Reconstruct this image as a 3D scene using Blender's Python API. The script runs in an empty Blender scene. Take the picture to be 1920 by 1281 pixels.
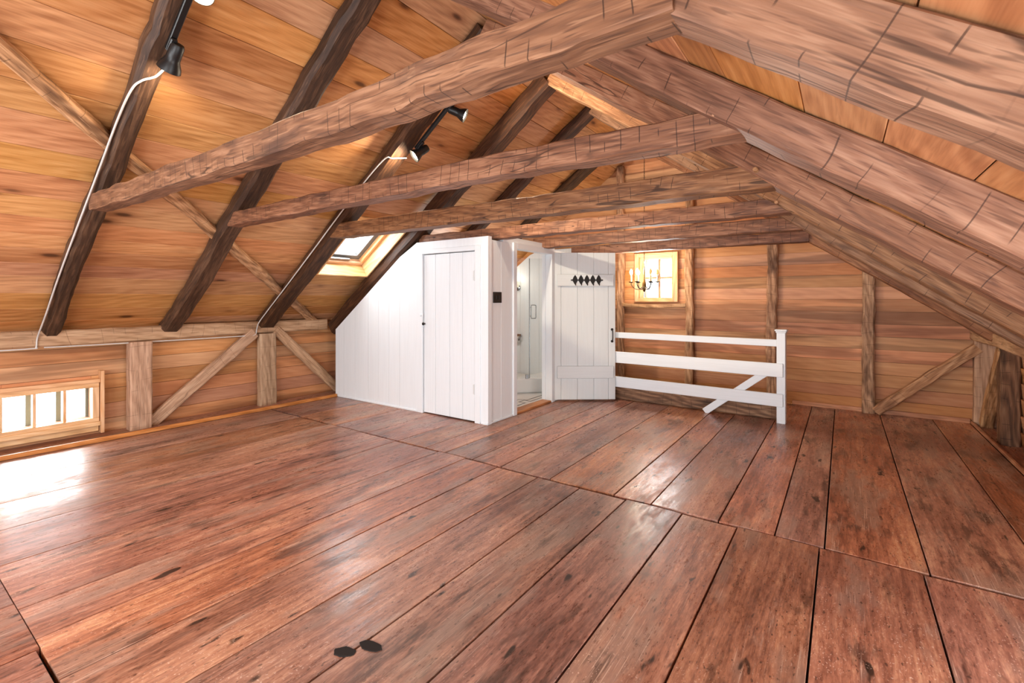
import bpy, math, random
from mathutils import Vector, Matrix, noise

sc = bpy.context.scene
COL = sc.collection
# ------------------------------------------------------------------ camera
TH = 0.6105
F_PX = 887.5
cam_d = bpy.data.cameras.new('camera')
cam_d.sensor_fit = 'HORIZONTAL'
cam_d.sensor_width = 36.0
cam_d.lens = F_PX / 1920 * 36.0
cam_d.shift_y = -(640.5 - 561.4) / 1920
cam_d.clip_start = 0.02
cam = bpy.data.objects.new('camera', cam_d)
COL.objects.link(cam)
cam.location = (0, 0, 1.3)
cam.rotation_euler = (math.pi / 2, 0, TH)
sc.camera = cam
# ------------------------------------------------------------------ world, view
w = bpy.data.worlds.new('overcast_sky')
sc.world = w
w.use_nodes = True
bg = w.node_tree.nodes['Background']
bg.inputs[0].default_value = (0.93, 0.97, 1.0, 1)
bg.inputs[1].default_value = 5.0
vs = sc.view_settings
vs.view_transform = 'Standard'
vs.look = 'None'
vs.gamma = 1.0
vs.use_curve_mapping = False
vs.exposure = 0.45
cy = sc.cycles
cy.max_bounces = 3
cy.diffuse_bounces = 3
cy.glossy_bounces = 2
cy.transmission_bounces = 4
cy.transparent_max_bounces = 8
cy.caustics_reflective = False
cy.caustics_refractive = False
cy.sample_clamp_indirect = 6.0


def area_light(name, loc, target, sx, sy, power, color):
    d = bpy.data.lights.new(name, 'AREA')
    d.shape = 'RECTANGLE'
    d.size = sx
    d.size_y = sy
    d.energy = power
    d.color = color
    o = bpy.data.objects.new(name, d)
    COL.objects.link(o)
    o.location = loc
    o.rotation_euler = (Vector(target) - Vector(loc)).to_track_quat('-Z', 'Y').to_euler()
    return o


# fill light from two windows added to the unseen gable behind the camera
FILL_TINT = (0.95, 0.98, 1.0)
area_light('gable_daylight', (-3.55, -1.64, 1.25), (-3.55, 3.0, 1.2), 1.5, 1.6, 50, FILL_TINT)
area_light('gable_daylight', (-0.95, -1.64, 1.05), (-0.95, 3.0, 1.05), 1.9, 1.3, 60, FILL_TINT)
# fill light from two low windows added to the right knee wall, out of view
for wy in (0.5, 1.6):
    area_light('right_knee_daylight', (1.33, wy, 0.31), (-3.0, wy + 1.6, 1.9), 0.6, 0.3, 38, (0.88, 0.96, 1.0))
# daylight through the openings that the picture shows
area_light('knee_window_daylight', (-6.2, 1.05, 0.32), (-3.0, 1.3, 0.1), 0.62, 0.3, 15, (0.95, 0.98, 1))
area_light('skylight_daylight', (-5.06, 3.54, 2.09), (-4.0, 3.54, 0.5), 0.6, 0.6, 13, (0.96, 0.98, 1))
area_light('far_window_daylight', (-2.2, 7.05, 1.6), (-2.0, 3.0, 0.9), 0.42, 0.56, 12, (0.96, 0.98, 1))

# ------------------------------------------------------------------ constants
K = 0.7175


def ZL(x):
    return 5.135 + 0.718 * x


def ZR(x):
    return 1.709 - 0.717 * x


RX = -2.387          # ridge
BD = 0.165           # vertical distance from rafter underside to ceiling boards
Y0, Y1 = -1.7, 6.85  # gable walls
NL = Vector((-0.718, 0, 1)).normalized()
SLP = Vector((1, 0, 0.718)).normalized()
NR = Vector((0.717, 0, 1)).normalized()
SRP = Vector((-1, 0, 0.717)).normalized()


def lin(c):
    def f(v):
        v /= 255.0
        return v / 12.92 if v <= 0.04045 else ((v + 0.055) / 1.055) ** 2.4
    return (f(c[0]), f(c[1]), f(c[2]), 1.0)


# ------------------------------------------------------------------ materials
class NT:
    def __init__(self, name):
        self.m = bpy.data.materials.new(name)
        self.m.use_nodes = True
        self.t = self.m.node_tree
        self.b = self.t.nodes['Principled BSDF']

    def n(self, typ, **kw):
        nd = self.t.nodes.new(typ)
        for k, v in kw.items():
            setattr(nd, k, v)
        return nd

    def l(self, a, b):
        self.t.links.new(a, b)

    def val(self, sock, v):
        if hasattr(v, 'is_output') or isinstance(v, bpy.types.NodeSocket):
            self.l(v, sock)
        else:
            sock.default_value = v

    def math(self, op, a, b=0.0, c=0.0, clamp=False):
        nd = self.n('ShaderNodeMath', operation=op, use_clamp=clamp)
        self.val(nd.inputs[0], a)
        self.val(nd.inputs[1], b)
        self.val(nd.inputs[2], c)
        return nd.outputs[0]

    def vmul(self, v, s):
        nd = self.n('ShaderNodeVectorMath', operation='MULTIPLY')
        self.val(nd.inputs[0], v)
        self.val(nd.inputs[1], s)
        return nd.outputs[0]

    def vadd(self, v, s):
        nd = self.n('ShaderNodeVectorMath', operation='ADD')
        self.val(nd.inputs[0], v)
        self.val(nd.inputs[1], s)
        return nd.outputs[0]

    def noise(self, v, scale=1.0, detail=2.0, rough=0.5, dist=0.0):
        nd = self.n('ShaderNodeTexNoise')
        self.val(nd.inputs['Vector'], v)
        nd.inputs['Scale'].default_value = scale
        nd.inputs['Detail'].default_value = detail
        nd.inputs['Roughness'].default_value = rough
        nd.inputs['Distortion'].default_value = dist
        return nd.outputs['Fac']

    def ramp(self, fac, stops, interp='LINEAR'):
        nd = self.n('ShaderNodeValToRGB')
        self.l(fac, nd.inputs[0])
        e = nd.color_ramp.elements
        nd.color_ramp.interpolation = interp
        while len(e) < len(stops):
            e.new(0.5)
        for el, (p, c) in zip(e, stops):
            el.position = p
            el.color = c
        return nd.outputs[0]

    def remap(self, fac, a, b, c=0.0, d=1.0, smooth=True):
        nd = self.n('ShaderNodeMapRange', clamp=True)
        if smooth:
            nd.interpolation_type = 'SMOOTHSTEP'
        self.l(fac, nd.inputs[0])
        for i, v in enumerate((a, b, c, d)):
            nd.inputs[1 + i].default_value = v
        return nd.outputs[0]

    def mix(self, fac, a, b, mode='MIX'):
        nd = self.n('ShaderNodeMix', data_type='RGBA', blend_type=mode)
        self.val(nd.inputs[0], fac)
        self.val(nd.inputs[6], a)
        self.val(nd.inputs[7], b)
        return nd.outputs[2]

    def coords(self):
        tc = self.n('ShaderNodeTexCoord')
        oi = self.n('ShaderNodeObjectInfo')
        self.rand = oi.outputs['Random']
        cb = self.n('ShaderNodeCombineXYZ')
        self.l(self.math('MULTIPLY', self.rand, 31.0), cb.inputs[0])
        self.l(self.math('MULTIPLY', self.rand, 17.3), cb.inputs[1])
        self.l(self.math('MULTIPLY', self.rand, 53.7), cb.inputs[2])
        self.P = self.vadd(tc.outputs['Object'], cb.outputs[0])
        return self.P

    def rnd2(self, k):
        return self.math('FRACT', self.math('MULTIPLY', self.rand, k))


def plain(name, c, rough=0.5, metal=0.0, emit=None, estr=0.0, spec=0.5):
    m = bpy.data.materials.new(name)
    m.use_nodes = True
    b = m.node_tree.nodes['Principled BSDF']
    b.inputs['Base Color'].default_value = lin(c)
    b.inputs['Roughness'].default_value = rough
    b.inputs['Metallic'].default_value = metal
    b.inputs['Specular IOR Level'].default_value = spec
    if emit:
        b.inputs['Emission Color'].default_value = lin(emit)
        b.inputs['Emission Strength'].default_value = estr
    # a faint procedural unevenness
    t = m.node_tree
    nz = t.nodes.new('ShaderNodeTexNoise')
    nz.inputs['Scale'].default_value = 40
    bp = t.nodes.new('ShaderNodeBump')
    bp.inputs['Strength'].default_value = 0.15
    bp.inputs['Distance'].default_value = 0.001
    t.links.new(nz.outputs['Fac'], bp.inputs['Height'])
    t.links.new(bp.outputs[0], b.inputs['Normal'])
    return m


def wood(name, dark, mid, light, rough=0.6, sl=1.6, sw=28.0, ring=0.22, knots=0.0,
         var=(0.82, 1.15), huev=0.008, bump=0.25, adze=0.0, blotch=0.35, bl_col=(60, 38, 26), bl_thr=(0.56, 0.72),
         spec=0.3, adf=9.0, fiber=0.5, streak=0.0, streak_col=(70, 32, 16)):
    g = NT(name)
    P = g.coords()
    wv = g.noise(g.vmul(P, (0.7, 3, 3)), 1.0, 1.0)
    wob = g.n('ShaderNodeCombineXYZ')
    g.l(g.math('MULTIPLY', wv, 1.6), wob.inputs[1])
    g.l(g.math('MULTIPLY', wv, 1.6), wob.inputs[2])
    grain = g.noise(g.vadd(g.vmul(P, (sl, sw, sw)), wob.outputs[0]), 1.0, 3.5, 0.7)
    rg = g.n('ShaderNodeTexWave', wave_type='BANDS', bands_direction='DIAGONAL')
    g.l(g.vmul(P, (0.22, 1.0, 1.0)), rg.inputs['Vector'])
    rg.inputs['Scale'].default_value = 9.0
    rg.inputs['Distortion'].default_value = 9.0
    rg.inputs['Detail'].default_value = 1.0
    rg.inputs['Detail Scale'].default_value = 0.9
    big = g.noise(g.vmul(P, (0.9, 4.5, 4.5)), 1.0, 1.0, 0.6)
    fac = g.math('ADD', g.math('MULTIPLY', grain, 0.75),
                 g.math('ADD', g.math('MULTIPLY', rg.outputs['Fac'], ring), g.math('MULTIPLY', big, 0.45)))
    fac = g.math('SUBTRACT', fac, 0.22 + ring * 0.25)
    col = g.ramp(fac, [(0.12, lin(dark)), (0.42, lin(mid)), (0.72, lin(light))])
    height = g.noise(g.vmul(P, (sl, sw, sw)), 1.0, 1.5, 0.7)
    if blotch > 0:
        bl = g.noise(g.vmul(P, (1.8, 6, 6)), 1.0, 3.0, 0.66)
        msk = g.math('MULTIPLY', g.remap(bl, bl_thr[0], bl_thr[1]), blotch)
        col = g.mix(msk, col, lin(bl_col))
    if streak > 0:
        s1 = g.noise(g.vadd(g.vmul(P, (0.55, 9.0, 9.0)), wob.outputs[0]), 1.0, 2.0, 0.55)
        on = g.remap(g.rnd2(7.13), 0.45, 0.6)
        msk = g.math('MULTIPLY', g.math('MULTIPLY', g.remap(s1, 0.5, 0.62), on), streak)
        col = g.mix(msk, col, lin(streak_col))
    if fiber > 0:
        fb = g.noise(g.vmul(P, (sl * 2.6, sw * 2.4, sw * 2.4)), 1.0, 1.0, 0.6)
        fm = g.math('MULTIPLY', g.remap(fb, 0.56, 0.70), fiber)
        col = g.mix(fm, col, lin(dark))
        fl2 = g.math('MULTIPLY', g.remap(fb, 0.40, 0.28), fiber * 0.7)
        col = g.mix(fl2, col, lin(light))
    if knots > 0:
        vo = g.n('ShaderNodeTexVoronoi')
        g.l(g.vmul(P, (1.9, 5.2, 5.2)), vo.inputs['Vector'])
        vo.inputs['Scale'].default_value = 1.0
        k1 = g.remap(vo.outputs['Distance'], 0.30, 0.08)
        k2 = g.remap(vo.outputs['Distance'], 0.15, 0.05)
        col = g.mix(g.math('MULTIPLY', k1, 0.45 * knots), col, lin((128, 70, 36)))
        col = g.mix(g.math('MULTIPLY', k2, 0.8 * knots), col, lin((62, 34, 20)))
    if adze > 0:
        sx = g.n('ShaderNodeSeparateXYZ')
        g.l(P, sx.inputs[0])
        wr = g.noise(g.vmul(P, (3, 3, 3)), 1.0, 0.0)
        tt = g.math('ADD', g.math('MULTIPLY', sx.outputs[0], adf), g.math('MULTIPLY', wr, 1.3))
        fr = g.math('ABSOLUTE', g.math('SUBTRACT', g.math('FRACT', tt), 0.5))
        line = g.remap(fr, 0.0030 * adf, 0.0010 * adf)
        mk = g.remap(g.noise(g.vmul(P, (7, 13, 13)), 1.0, 0.0), 0.48, 0.57)
        line = g.math('MULTIPLY', g.math('MULTIPLY', line, mk), adze)
        # long drying checks
        ck = g.noise(g.vadd(g.vmul(P, (0.7, 13, 13)), wob.outputs[0]), 1.0, 1.0)
        ckl = g.remap(g.math('ABSOLUTE', g.math('SUBTRACT', ck, 0.47)), 0.012, 0.003)
        ckl = g.math('MULTIPLY', g.math('MULTIPLY', ckl, g.remap(big, 0.45, 0.6)), adze)
        line = g.math('MAXIMUM', line, ckl)
        col = g.mix(g.math('MULTIPLY', line, 0.8), col, lin((48, 30, 22)))
    hs = g.n('ShaderNodeHueSaturation')
    g.l(col, hs.inputs['Color'])
    g.l(g.math('ADD', 0.5, g.math('MULTIPLY', g.math('SUBTRACT', g.rnd2(3.7), 0.5), 2 * huev)), hs.inputs['Hue'])
    g.l(g.math('ADD', 0.9, g.math('MULTIPLY', g.rnd2(11.3), 0.2)), hs.inputs['Saturation'])
    g.l(g.math('ADD', var[0], g.math('MULTIPLY', g.rand, var[1] - var[0])), hs.inputs['Value'])
    g.l(hs.outputs[0], g.b.inputs['Base Color'])
    g.b.inputs['Roughness'].default_value = rough
    g.b.inputs['Specular IOR Level'].default_value = spec
    bp = g.n('ShaderNodeBump')
    bp.inputs['Strength'].default_value = bump
    bp.inputs['Distance'].default_value = 0.005
    g.l(height, bp.inputs['Height'])
    g.l(bp.outputs[0], g.b.inputs['Normal'])
    return g.m


def floor_wood(name):
    g = NT(name)
    P = g.coords()
    wv = g.noise(g.vmul(P, (0.6, 2.5, 2.5)), 1.0, 1.0)
    wob = g.n('ShaderNodeCombineXYZ')
    g.l(g.math('MULTIPLY', wv, 2.2), wob.inputs[1])
    g.l(wv, wob.inputs[2])
    grain = g.noise(g.vadd(g.vmul(P, (2.4, 34, 34)), wob.outputs[0]), 1.0, 3.5, 0.72)
    big = g.noise(g.vmul(P, (0.9, 3.2, 3.2)), 1.0, 2.0, 0.6)
    fine = g.noise(g.vmul(P, (18, 70, 70)), 1.0, 2.5, 0.8)
    fac = g.math('ADD', g.math('MULTIPLY', grain, 0.55),
                 g.math('ADD', g.math('MULTIPLY', big, 0.5), g.math('MULTIPLY', fine, 0.4)))
    fac = g.math('SUBTRACT', fac, 0.24)
    col = g.ramp(fac, [(0.24, lin((70, 38, 26))), (0.40, lin((128, 72, 47))), (0.54, lin((170, 106, 73))), (0.70, lin((207, 152, 110)))])
    gp = g.noise(g.vadd(g.vmul(P, (1.3, 4.2, 4.2)), (1, 5, 2)), 1.0, 3.0, 0.7)
    col = g.mix(g.math('MULTIPLY', g.remap(gp, 0.50, 0.64), 0.6), col, lin((148, 118, 102)))
    # old dark stains, stretched along the plank
    st = g.noise(g.vmul(P, (2.2, 7.5, 7.5)), 1.0, 4.0, 0.7)
    col = g.mix(g.math('MULTIPLY', g.remap(st, 0.54, 0.67), 0.6), col, lin((48, 26, 20)))
    st3 = g.noise(g.vadd(g.vmul(P, (5.0, 15, 15)), (7, 3, 1)), 1.0, 2.0, 0.6)
    col = g.mix(g.math('MULTIPLY', g.remap(st3, 0.66, 0.73), 0.9), col, lin((26, 17, 15)))
    # pale worn scuffs
    st2 = g.noise(g.vadd(g.vmul(P, (3.0, 9, 9)), (3, 9, 4)), 1.0, 4.0, 0.82)
    wear = g.remap(st2, 0.60, 0.72)
    col = g.mix(g.math('MULTIPLY', wear, 0.35), col, lin((196, 146, 120)))
    sp = g.noise(g.vmul(P, (120, 170, 170)), 1.0, 0.0, 0.6)
    spk = g.math('MULTIPLY', g.remap(sp, 0.72, 0.78), g.remap(big, 0.4, 0.6))
    col = g.mix(g.math('MULTIPLY', spk, 0.6), col, lin((222, 190, 170)))
    scr = g.noise(g.vmul(P, (4.0, 190, 190)), 1.0, 1.0, 0.6)
    col = g.mix(g.math('MULTIPLY', g.math('MULTIPLY', g.remap(scr, 0.62, 0.72), g.remap(gp, 0.45, 0.6)), 0.55), col, lin((214, 176, 152)))
    pit = g.noise(g.vmul(P, (34, 80, 80)), 1.0, 1.0, 0.6)
    col = g.mix(g.math('MULTIPLY', g.remap(pit, 0.66, 0.76), 0.7), col, lin((58, 34, 26)))
    hs = g.n('ShaderNodeHueSaturation')
    g.l(col, hs.inputs['Color'])
    g.l(g.math('ADD', 0.494, g.math('MULTIPLY', g.rnd2(3.7), 0.012)), hs.inputs['Hue'])
    g.l(g.math('ADD', 0.76, g.math('MULTIPLY', g.rnd2(11.3), 0.2)), hs.inputs['Saturation'])
    g.l(g.math('ADD', 0.84, g.math('MULTIPLY', g.rand, 0.42)), hs.inputs['Value'])
    g.l(hs.outputs[0], g.b.inputs['Base Color'])
    r = g.math('ADD', 0.21, g.math('ADD', g.math('MULTIPLY', g.remap(st2, 0.4, 0.7), 0.22),
                                  g.math('MULTIPLY', fine, 0.14)))
    g.l(r, g.b.inputs['Roughness'])
    g.b.inputs['Specular IOR Level'].default_value = 0.55
    bp = g.n('ShaderNodeBump')
    bp.inputs['Strength'].default_value = 0.35
    bp.inputs['Distance'].default_value = 0.004
    hgt = g.math('ADD', g.math('MULTIPLY', g.noise(g.vmul(P, (6, 50, 50)), 1.0, 2.0, 0.8), 0.5),
                 g.math('MULTIPLY', g.noise(g.vmul(P, (1.2, 4, 4)), 1.0, 1.0), 1.5))
    g.l(hgt, bp.inputs['Height'])
    g.l(bp.outputs[0], g.b.inputs['Normal'])
    return g.m


def paint(name, c, rough=0.42):
    g = NT(name)
    P = g.coords()
    gr = g.noise(g.vmul(P, (2.5, 60, 60)), 1.0, 1.0, 0.6)
    col = g.mix(g.remap(gr, 0.3, 0.7), lin(tuple(v - 3 for v in c)), lin(c))
    g.l(col, g.b.inputs['Base Color'])
    g.b.inputs['Roughness'].default_value = rough
    bp = g.n('ShaderNodeBump')
    bp.inputs['Strength'].default_value = 0.12
    bp.inputs['Distance'].default_value = 0.003
    g.l(gr, bp.inputs['Height'])
    g.l(bp.outputs[0], g.b.inputs['Normal'])
    return g.m


def glass(name, tint=(255, 255, 255), refl=0.06):
    m = bpy.data.materials.new(name)
    m.use_nodes = True
    t = m.node_tree
    t.nodes.clear()
    out = t.nodes.new('ShaderNodeOutputMaterial')
    mx = t.nodes.new('ShaderNodeMixShader')
    tr = t.nodes.new('ShaderNodeBsdfTransparent')
    tr.inputs[0].default_value = lin(tint)
    gl = t.nodes.new('ShaderNodeBsdfGlossy')
    gl.inputs['Roughness'].default_value = 0.02
    fr = t.nodes.new('ShaderNodeLayerWeight')
    fr.inputs[0].default_value = 0.5
    pw = t.nodes.new('ShaderNodeMath')
    pw.operation = 'POWER'
    pw.inputs[1].default_value = 4.0
    t.links.new(fr.outputs['Facing'], pw.inputs[0])
    sc_ = t.nodes.new('ShaderNodeMath')
    sc_.operation = 'MULTIPLY_ADD'
    sc_.inputs[1].default_value = 0.5
    sc_.inputs[2].default_value = 0.03
    t.links.new(pw.outputs[0], sc_.inputs[0])
    t.links.new(sc_.outputs[0], mx.inputs[0])
    t.links.new(tr.outputs[0], mx.inputs[1])
    t.links.new(gl.outputs[0], mx.inputs[2])
    t.links.new(mx.outputs[0], out.inputs[0])
    return m


M_CEIL = wood('ceiling_board_wood', (158, 104, 64), (202, 146, 98), (222, 170, 122), rough=0.5, sl=2.0, sw=40, fiber=0.25, knots=1.0, var=(0.84, 1.1),
              ring=0.14, blotch=0.35, bl_col=(134, 92, 60), bl_thr=(0.58, 0.78))
M_WALL = wood('wall_board_wood', (182, 122, 80), (208, 148, 102), (226, 172, 126), rough=0.5, sl=1.2, sw=30, fiber=0.12, var=(0.80, 1.2),
              ring=0.08, blotch=0.08, bl_col=(130, 84, 54), streak=0.45, streak_col=(96, 52, 30))
M_DARK = wood('dark_rafter_wood', (34, 22, 15), (70, 46, 31), (116, 82, 58), rough=0.6, ring=0.08, fiber=0.6, sl=2.2, sw=34, adze=0.4, var=(0.9, 1.1), bump=0.5)
M_HEWN = wood('hewn_beam_wood', (88, 58, 41), (148, 105, 75), (188, 146, 112), rough=0.55, fiber=0.6, sl=2.4, sw=44, adze=0.9, var=(0.92, 1.06), bump=0.5, ring=0.12,
              blotch=0.35, bl_col=(92, 68, 58), bl_thr=(0.56, 0.76))
M_TIE = wood('collar_tie_wood', (78, 49, 36), (128, 86, 61), (174, 128, 97), rough=0.55, adf=14.0, fiber=0.7, sl=2.4, sw=40, adze=1.0, var=(0.92, 1.06), bump=0.5, ring=0.12,
             blotch=0.75, bl_col=(72, 50, 44), bl_thr=(0.52, 0.72))
M_POST = wood('old_post_wood', (132, 98, 70), (188, 152, 120), (214, 182, 150), rough=0.65, sl=2.0, sw=34, adze=0.5, var=(0.92, 1.06), bump=0.45, ring=0.12,
              blotch=0.35, bl_col=(104, 76, 54), bl_thr=(0.58, 0.74))
M_STUD = wood('rough_stud_wood', (100, 68, 44), (178, 134, 96), (214, 174, 134), rough=0.7, sl=2.4, sw=36, adze=0.6, var=(0.92, 1.08), bump=0.6,
              blotch=0.65, bl_col=(74, 50, 34), bl_thr=(0.5, 0.66))
M_SILL = wood('weathered_beam_wood', (64, 44, 30), (120, 86, 60), (166, 128, 94), rough=0.7, sl=2, sw=30, adze=0.8, bump=0.6,
              blotch=0.7, bl_col=(48, 34, 28))
M_TRIM = wood('orange_trim_wood', (140, 88, 54), (186, 124, 80), (206, 146, 100), rough=0.45, knots=0.2, blotch=0.0, var=(0.95, 1.05))
M_PINE = wood('pine_frame_wood', (190, 142, 98), (224, 180, 134), (236, 200, 160), rough=0.42, sl=2, sw=36, fiber=0.15, knots=0.2, blotch=0.0, var=(0.95, 1.05))
M_FLOOR = floor_wood('varnished_plank_wood')
M_WHITE = paint('white_paint', (234, 241, 246))
M_DOORW = paint('pale_grey_white_paint', (216, 221, 222))
M_SUB = plain('dark_subfloor', (26, 16, 12), 0.9)
M_SHELL = plain('roof_shell', (120, 84, 56), 0.9)
M_BLACK = plain('black_enamel', (16, 16, 17), 0.42)
M_IRON = plain('black_iron', (36, 34, 33), 0.5, 0.6)
M_CABLE = plain('grey_white_cable', (205, 203, 200), 0.45)
M_CHROME = plain('chrome', (170, 172, 174), 0.2, 1.0)
M_GREY = plain('grey_sash', (120, 122, 122), 0.4)
M_BRASS = plain('aged_brass', (110, 82, 44), 0.35, 0.9)
M_CANDLE = plain('candle_sleeve', (238, 214, 170), 0.5)
M_BULB = plain('lit_bulb', (255, 240, 210), 0.3, emit=(255, 226, 170), estr=30)
M_BULB2 = plain('amber_bulb', (170, 120, 70), 0.2, emit=(255, 190, 110), estr=0.6)
M_LAMP = plain('lit_lamp_face', (255, 240, 215), 0.3, emit=(255, 232, 196), estr=45)
M_TILE = plain('white_floor_tile', (238, 235, 228), 0.25)
M_TILEB = plain('black_tile_line', (46, 42, 40), 0.3)
M_PORC = plain('white_acrylic', (240, 240, 238), 0.15)
M_PAPER = plain('toilet_paper', (214, 213, 210), 0.9)
M_GLASS = glass('window_glass')
M_SGLASS = glass('shower_glass', (248, 250, 250))
M_EXT = plain('weathered_outside_frame', (112, 122, 112), 0.6)
M_HOLE = plain('dark_hole', (22, 14, 10), 0.9)

# ------------------------------------------------------------------ builders
WM = {}


def link(o, M, parent=None):
    COL.objects.link(o)
    WM[o.name] = M
    if parent is not None:
        o.parent = parent
        o.matrix_basis = WM[parent.name].inverted() @ M
    else:
        o.matrix_basis = M
    return o


def meta(o, label=None, cat=None, group=None, kind=None):
    for k, v in (('label', label), ('category', cat), ('group', group), ('kind', kind)):
        if v:
            o[k] = v
    return o


def mesh_obj(name, V, F, mat, M=None, parent=None, smooth=None):
    me = bpy.data.meshes.new(name)
    me.from_pydata([tuple(v) for v in V], [], F)
    me.materials.append(mat)
    if smooth is not None:
        me.polygons.foreach_set('use_smooth', [True] * len(me.polygons))
        me.set_sharp_from_angle(angle=math.radians(smooth))
    me.update()
    o = bpy.data.objects.new(name, me)
    return link(o, M if M is not None else Matrix.Identity(4), parent)


def empty(name, loc, label=None, cat=None, group=None, kind=None):
    o = bpy.data.objects.new(name, None)
    o.empty_display_size = 0.1
    link(o, Matrix.Translation(Vector(loc)))
    return meta(o, label, cat, group, kind)


def frame(o, ex, ey, ez):
    ex, ey, ez = Vector(ex), Vector(ey), Vector(ez)
    return Matrix(((ex.x, ey.x, ez.x, o[0]), (ex.y, ey.y, ez.y, o[1]), (ex.z, ey.z, ez.z, o[2]), (0, 0, 0, 1)))


AX = ((1, 0, 0), (0, 1, 0), (0, 0, 1))     # length along x
AY = ((0, 1, 0), (-1, 0, 0), (0, 0, 1))    # length along y
AZ = ((0, 0, 1), (0, 1, 0), (-1, 0, 0))    # length along z


def cham_box(lx, ly, lz, c):
    """chamfered box centred on the origin: 24 vertices"""
    V = []
    h = (lx / 2, ly / 2, lz / 2)
    idx = {}
    for sx in (-1, 1):
        for sy in (-1, 1):
            for sz in (-1, 1):
                s = (sx, sy, sz)
                for ax in range(3):
                    p = [s[i] * (h[i] - (0 if i == ax else c)) for i in range(3)]
                    idx[(s, ax)] = len(V)
                    V.append(p)
    F = []
    for ax in range(3):
        a, b = (ax + 1) % 3, (ax + 2) % 3
        for sg in (-1, 1):
            q = []
            for (u, v) in ((-1, -1), (1, -1), (1, 1), (-1, 1)):
                s = [0, 0, 0]
                s[ax], s[a], s[b] = sg, u, v
                q.append(idx[(tuple(s), ax)])
            F.append(q if sg > 0 else q[::-1])
        for u in (-1, 1):
            for v in (-1, 1):
                s0, s1 = [0, 0, 0], [0, 0, 0]
                s0[ax], s1[ax] = -1, 1
                s0[a] = s1[a] = u
                s0[b] = s1[b] = v
                s0, s1 = tuple(s0), tuple(s1)
                q = [idx[(s0, a)], idx[(s1, a)], idx[(s1, b)], idx[(s0, b)]]
                F.append(q if u * v > 0 else q[::-1])
    for s in [(x, y, z) for x in (-1, 1) for y in (-1, 1) for z in (-1, 1)]:
        q = [idx[(s, 0)], idx[(s, 1)], idx[(s, 2)]]
        F.append(q if s[0] * s[1] * s[2] > 0 else q[::-1])
    return V, F


def slab(name, center, axes, dims, mat, parent=None, c=0.003):
    c = min(c, min(dims) * 0.3)
    V, F = cham_box(*dims, c)
    return mesh_obj(name, V, F, mat, frame(Vector(center), *axes), parent)


def box(name, lo, hi, mat, parent=None, c=0.003):
    """axis aligned box with its grain along its longest side"""
    lo, hi = Vector(lo), Vector(hi)
    d = hi - lo
    ax = max(range(3), key=lambda i: d[i])
    A = (AX, AY, AZ)[ax]
    dims = ((d.x, d.y, d.z), (d.y, d.x, d.z), (d.z, d.y, d.x))[ax]
    return slab(name, (lo + hi) / 2, A, dims, mat, parent, c)


def boxes(name, L, mat, parent=None):
    """several plain boxes (lo, hi) as ONE mesh: a shell with openings"""
    V, F = [], []
    for lo, hi in L:
        b = len(V)
        V += [(x, y, z) for x in (lo[0], hi[0]) for y in (lo[1], hi[1]) for z in (lo[2], hi[2])]
        F += [[b + i for i in q] for q in ((0, 1, 3, 2), (4, 6, 7, 5), (0, 4, 5, 1), (2, 3, 7, 6), (0, 2, 6, 4), (1, 5, 7, 3))]
    return mesh_obj(name, V, F, mat, None, parent)


def timber(name, p0, p1, wd, ht, up, mat, seed, parent=None, amp=0.006, cham=0.014, step=0.07, bow=0.0, low=0.006, taper=1.0, facet=12):
    """rough hewn timber: local x along its length, wavy faces and worn arrises"""
    p0, p1 = Vector(p0), Vector(p1)
    ex = (p1 - p0)
    L = ex.length
    ex.normalize()
    ey = Vector(up).cross(ex).normalized()
    ez = ex.cross(ey).normalized()
    n = max(6, int(L / step))
    cs = []
    hw, hh = wd / 2, ht / 2
    for (sy, sz) in ((1, 1), (-1, 1), (-1, -1), (1, -1)):
        a = (sy * hw, sz * (hh - cham))
        b = (sy * (hw - cham), sz * hh)
        cs += [a, b] if sy * sz > 0 else [b, a]
        if (sy, sz) in ((1, 1), (-1, -1)):
            cs.append((0.0, sz * hh))
        else:
            cs.append((sy * hw, 0.0))
    m = len(cs)
    V = []
    rs = seed * 7.31
    for i in range(n + 1):
        x = L * i / n
        xj = x
        if 0 < i < n:
            xj += (noise.noise(Vector((x * 9, rs, 5))) * step * 0.3)
        tp = 1.0 + (taper - 1.0) * i / n
        by = noise.noise(Vector((x * 0.9, rs, 1.3))) * low * 2
        bz = noise.noise(Vector((x * 0.9, rs, 8.3))) * low * 2 + bow * 4 * (x / L) * (1 - x / L)
        def fo(k):
            q = x * 5.5 + k * 11.7
            return (noise.noise(Vector((q, rs, k))) + 0.5 * noise.noise(Vector((q * 2.3, rs, k + 4)))) * amp
        ft, fb, fl_, fr_ = fo(1), fo(2), fo(3), fo(4)
        for j, (y, z) in enumerate(cs):
            jy = noise.noise(Vector((x * 8, rs + j * 3.1, 2))) * amp * 0.35
            jz = noise.noise(Vector((x * 8, rs + j * 3.1, 6))) * amp * 0.35
            ya_ = y * tp + by + jy + (fr_ if y > 0.3 * hw else fl_ if y < -0.3 * hw else 0)
            za_ = z * tp + bz + jz + (ft if z > 0.3 * hh else fb if z < -0.3 * hh else 0)
            V.append((xj, ya_, za_))
    F = []
    for i in range(n):
        for j in range(m):
            a, b = i * m + j, i * m + (j + 1) % m
            F.append((a, b, b + m, a + m))
    F.append(tuple(range(m))[::-1])
    F.append(tuple(n * m + j for j in range(m)))
    return mesh_obj(name, V, F, mat, frame(p0, ex, ey, ez), parent, smooth=facet)


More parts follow.
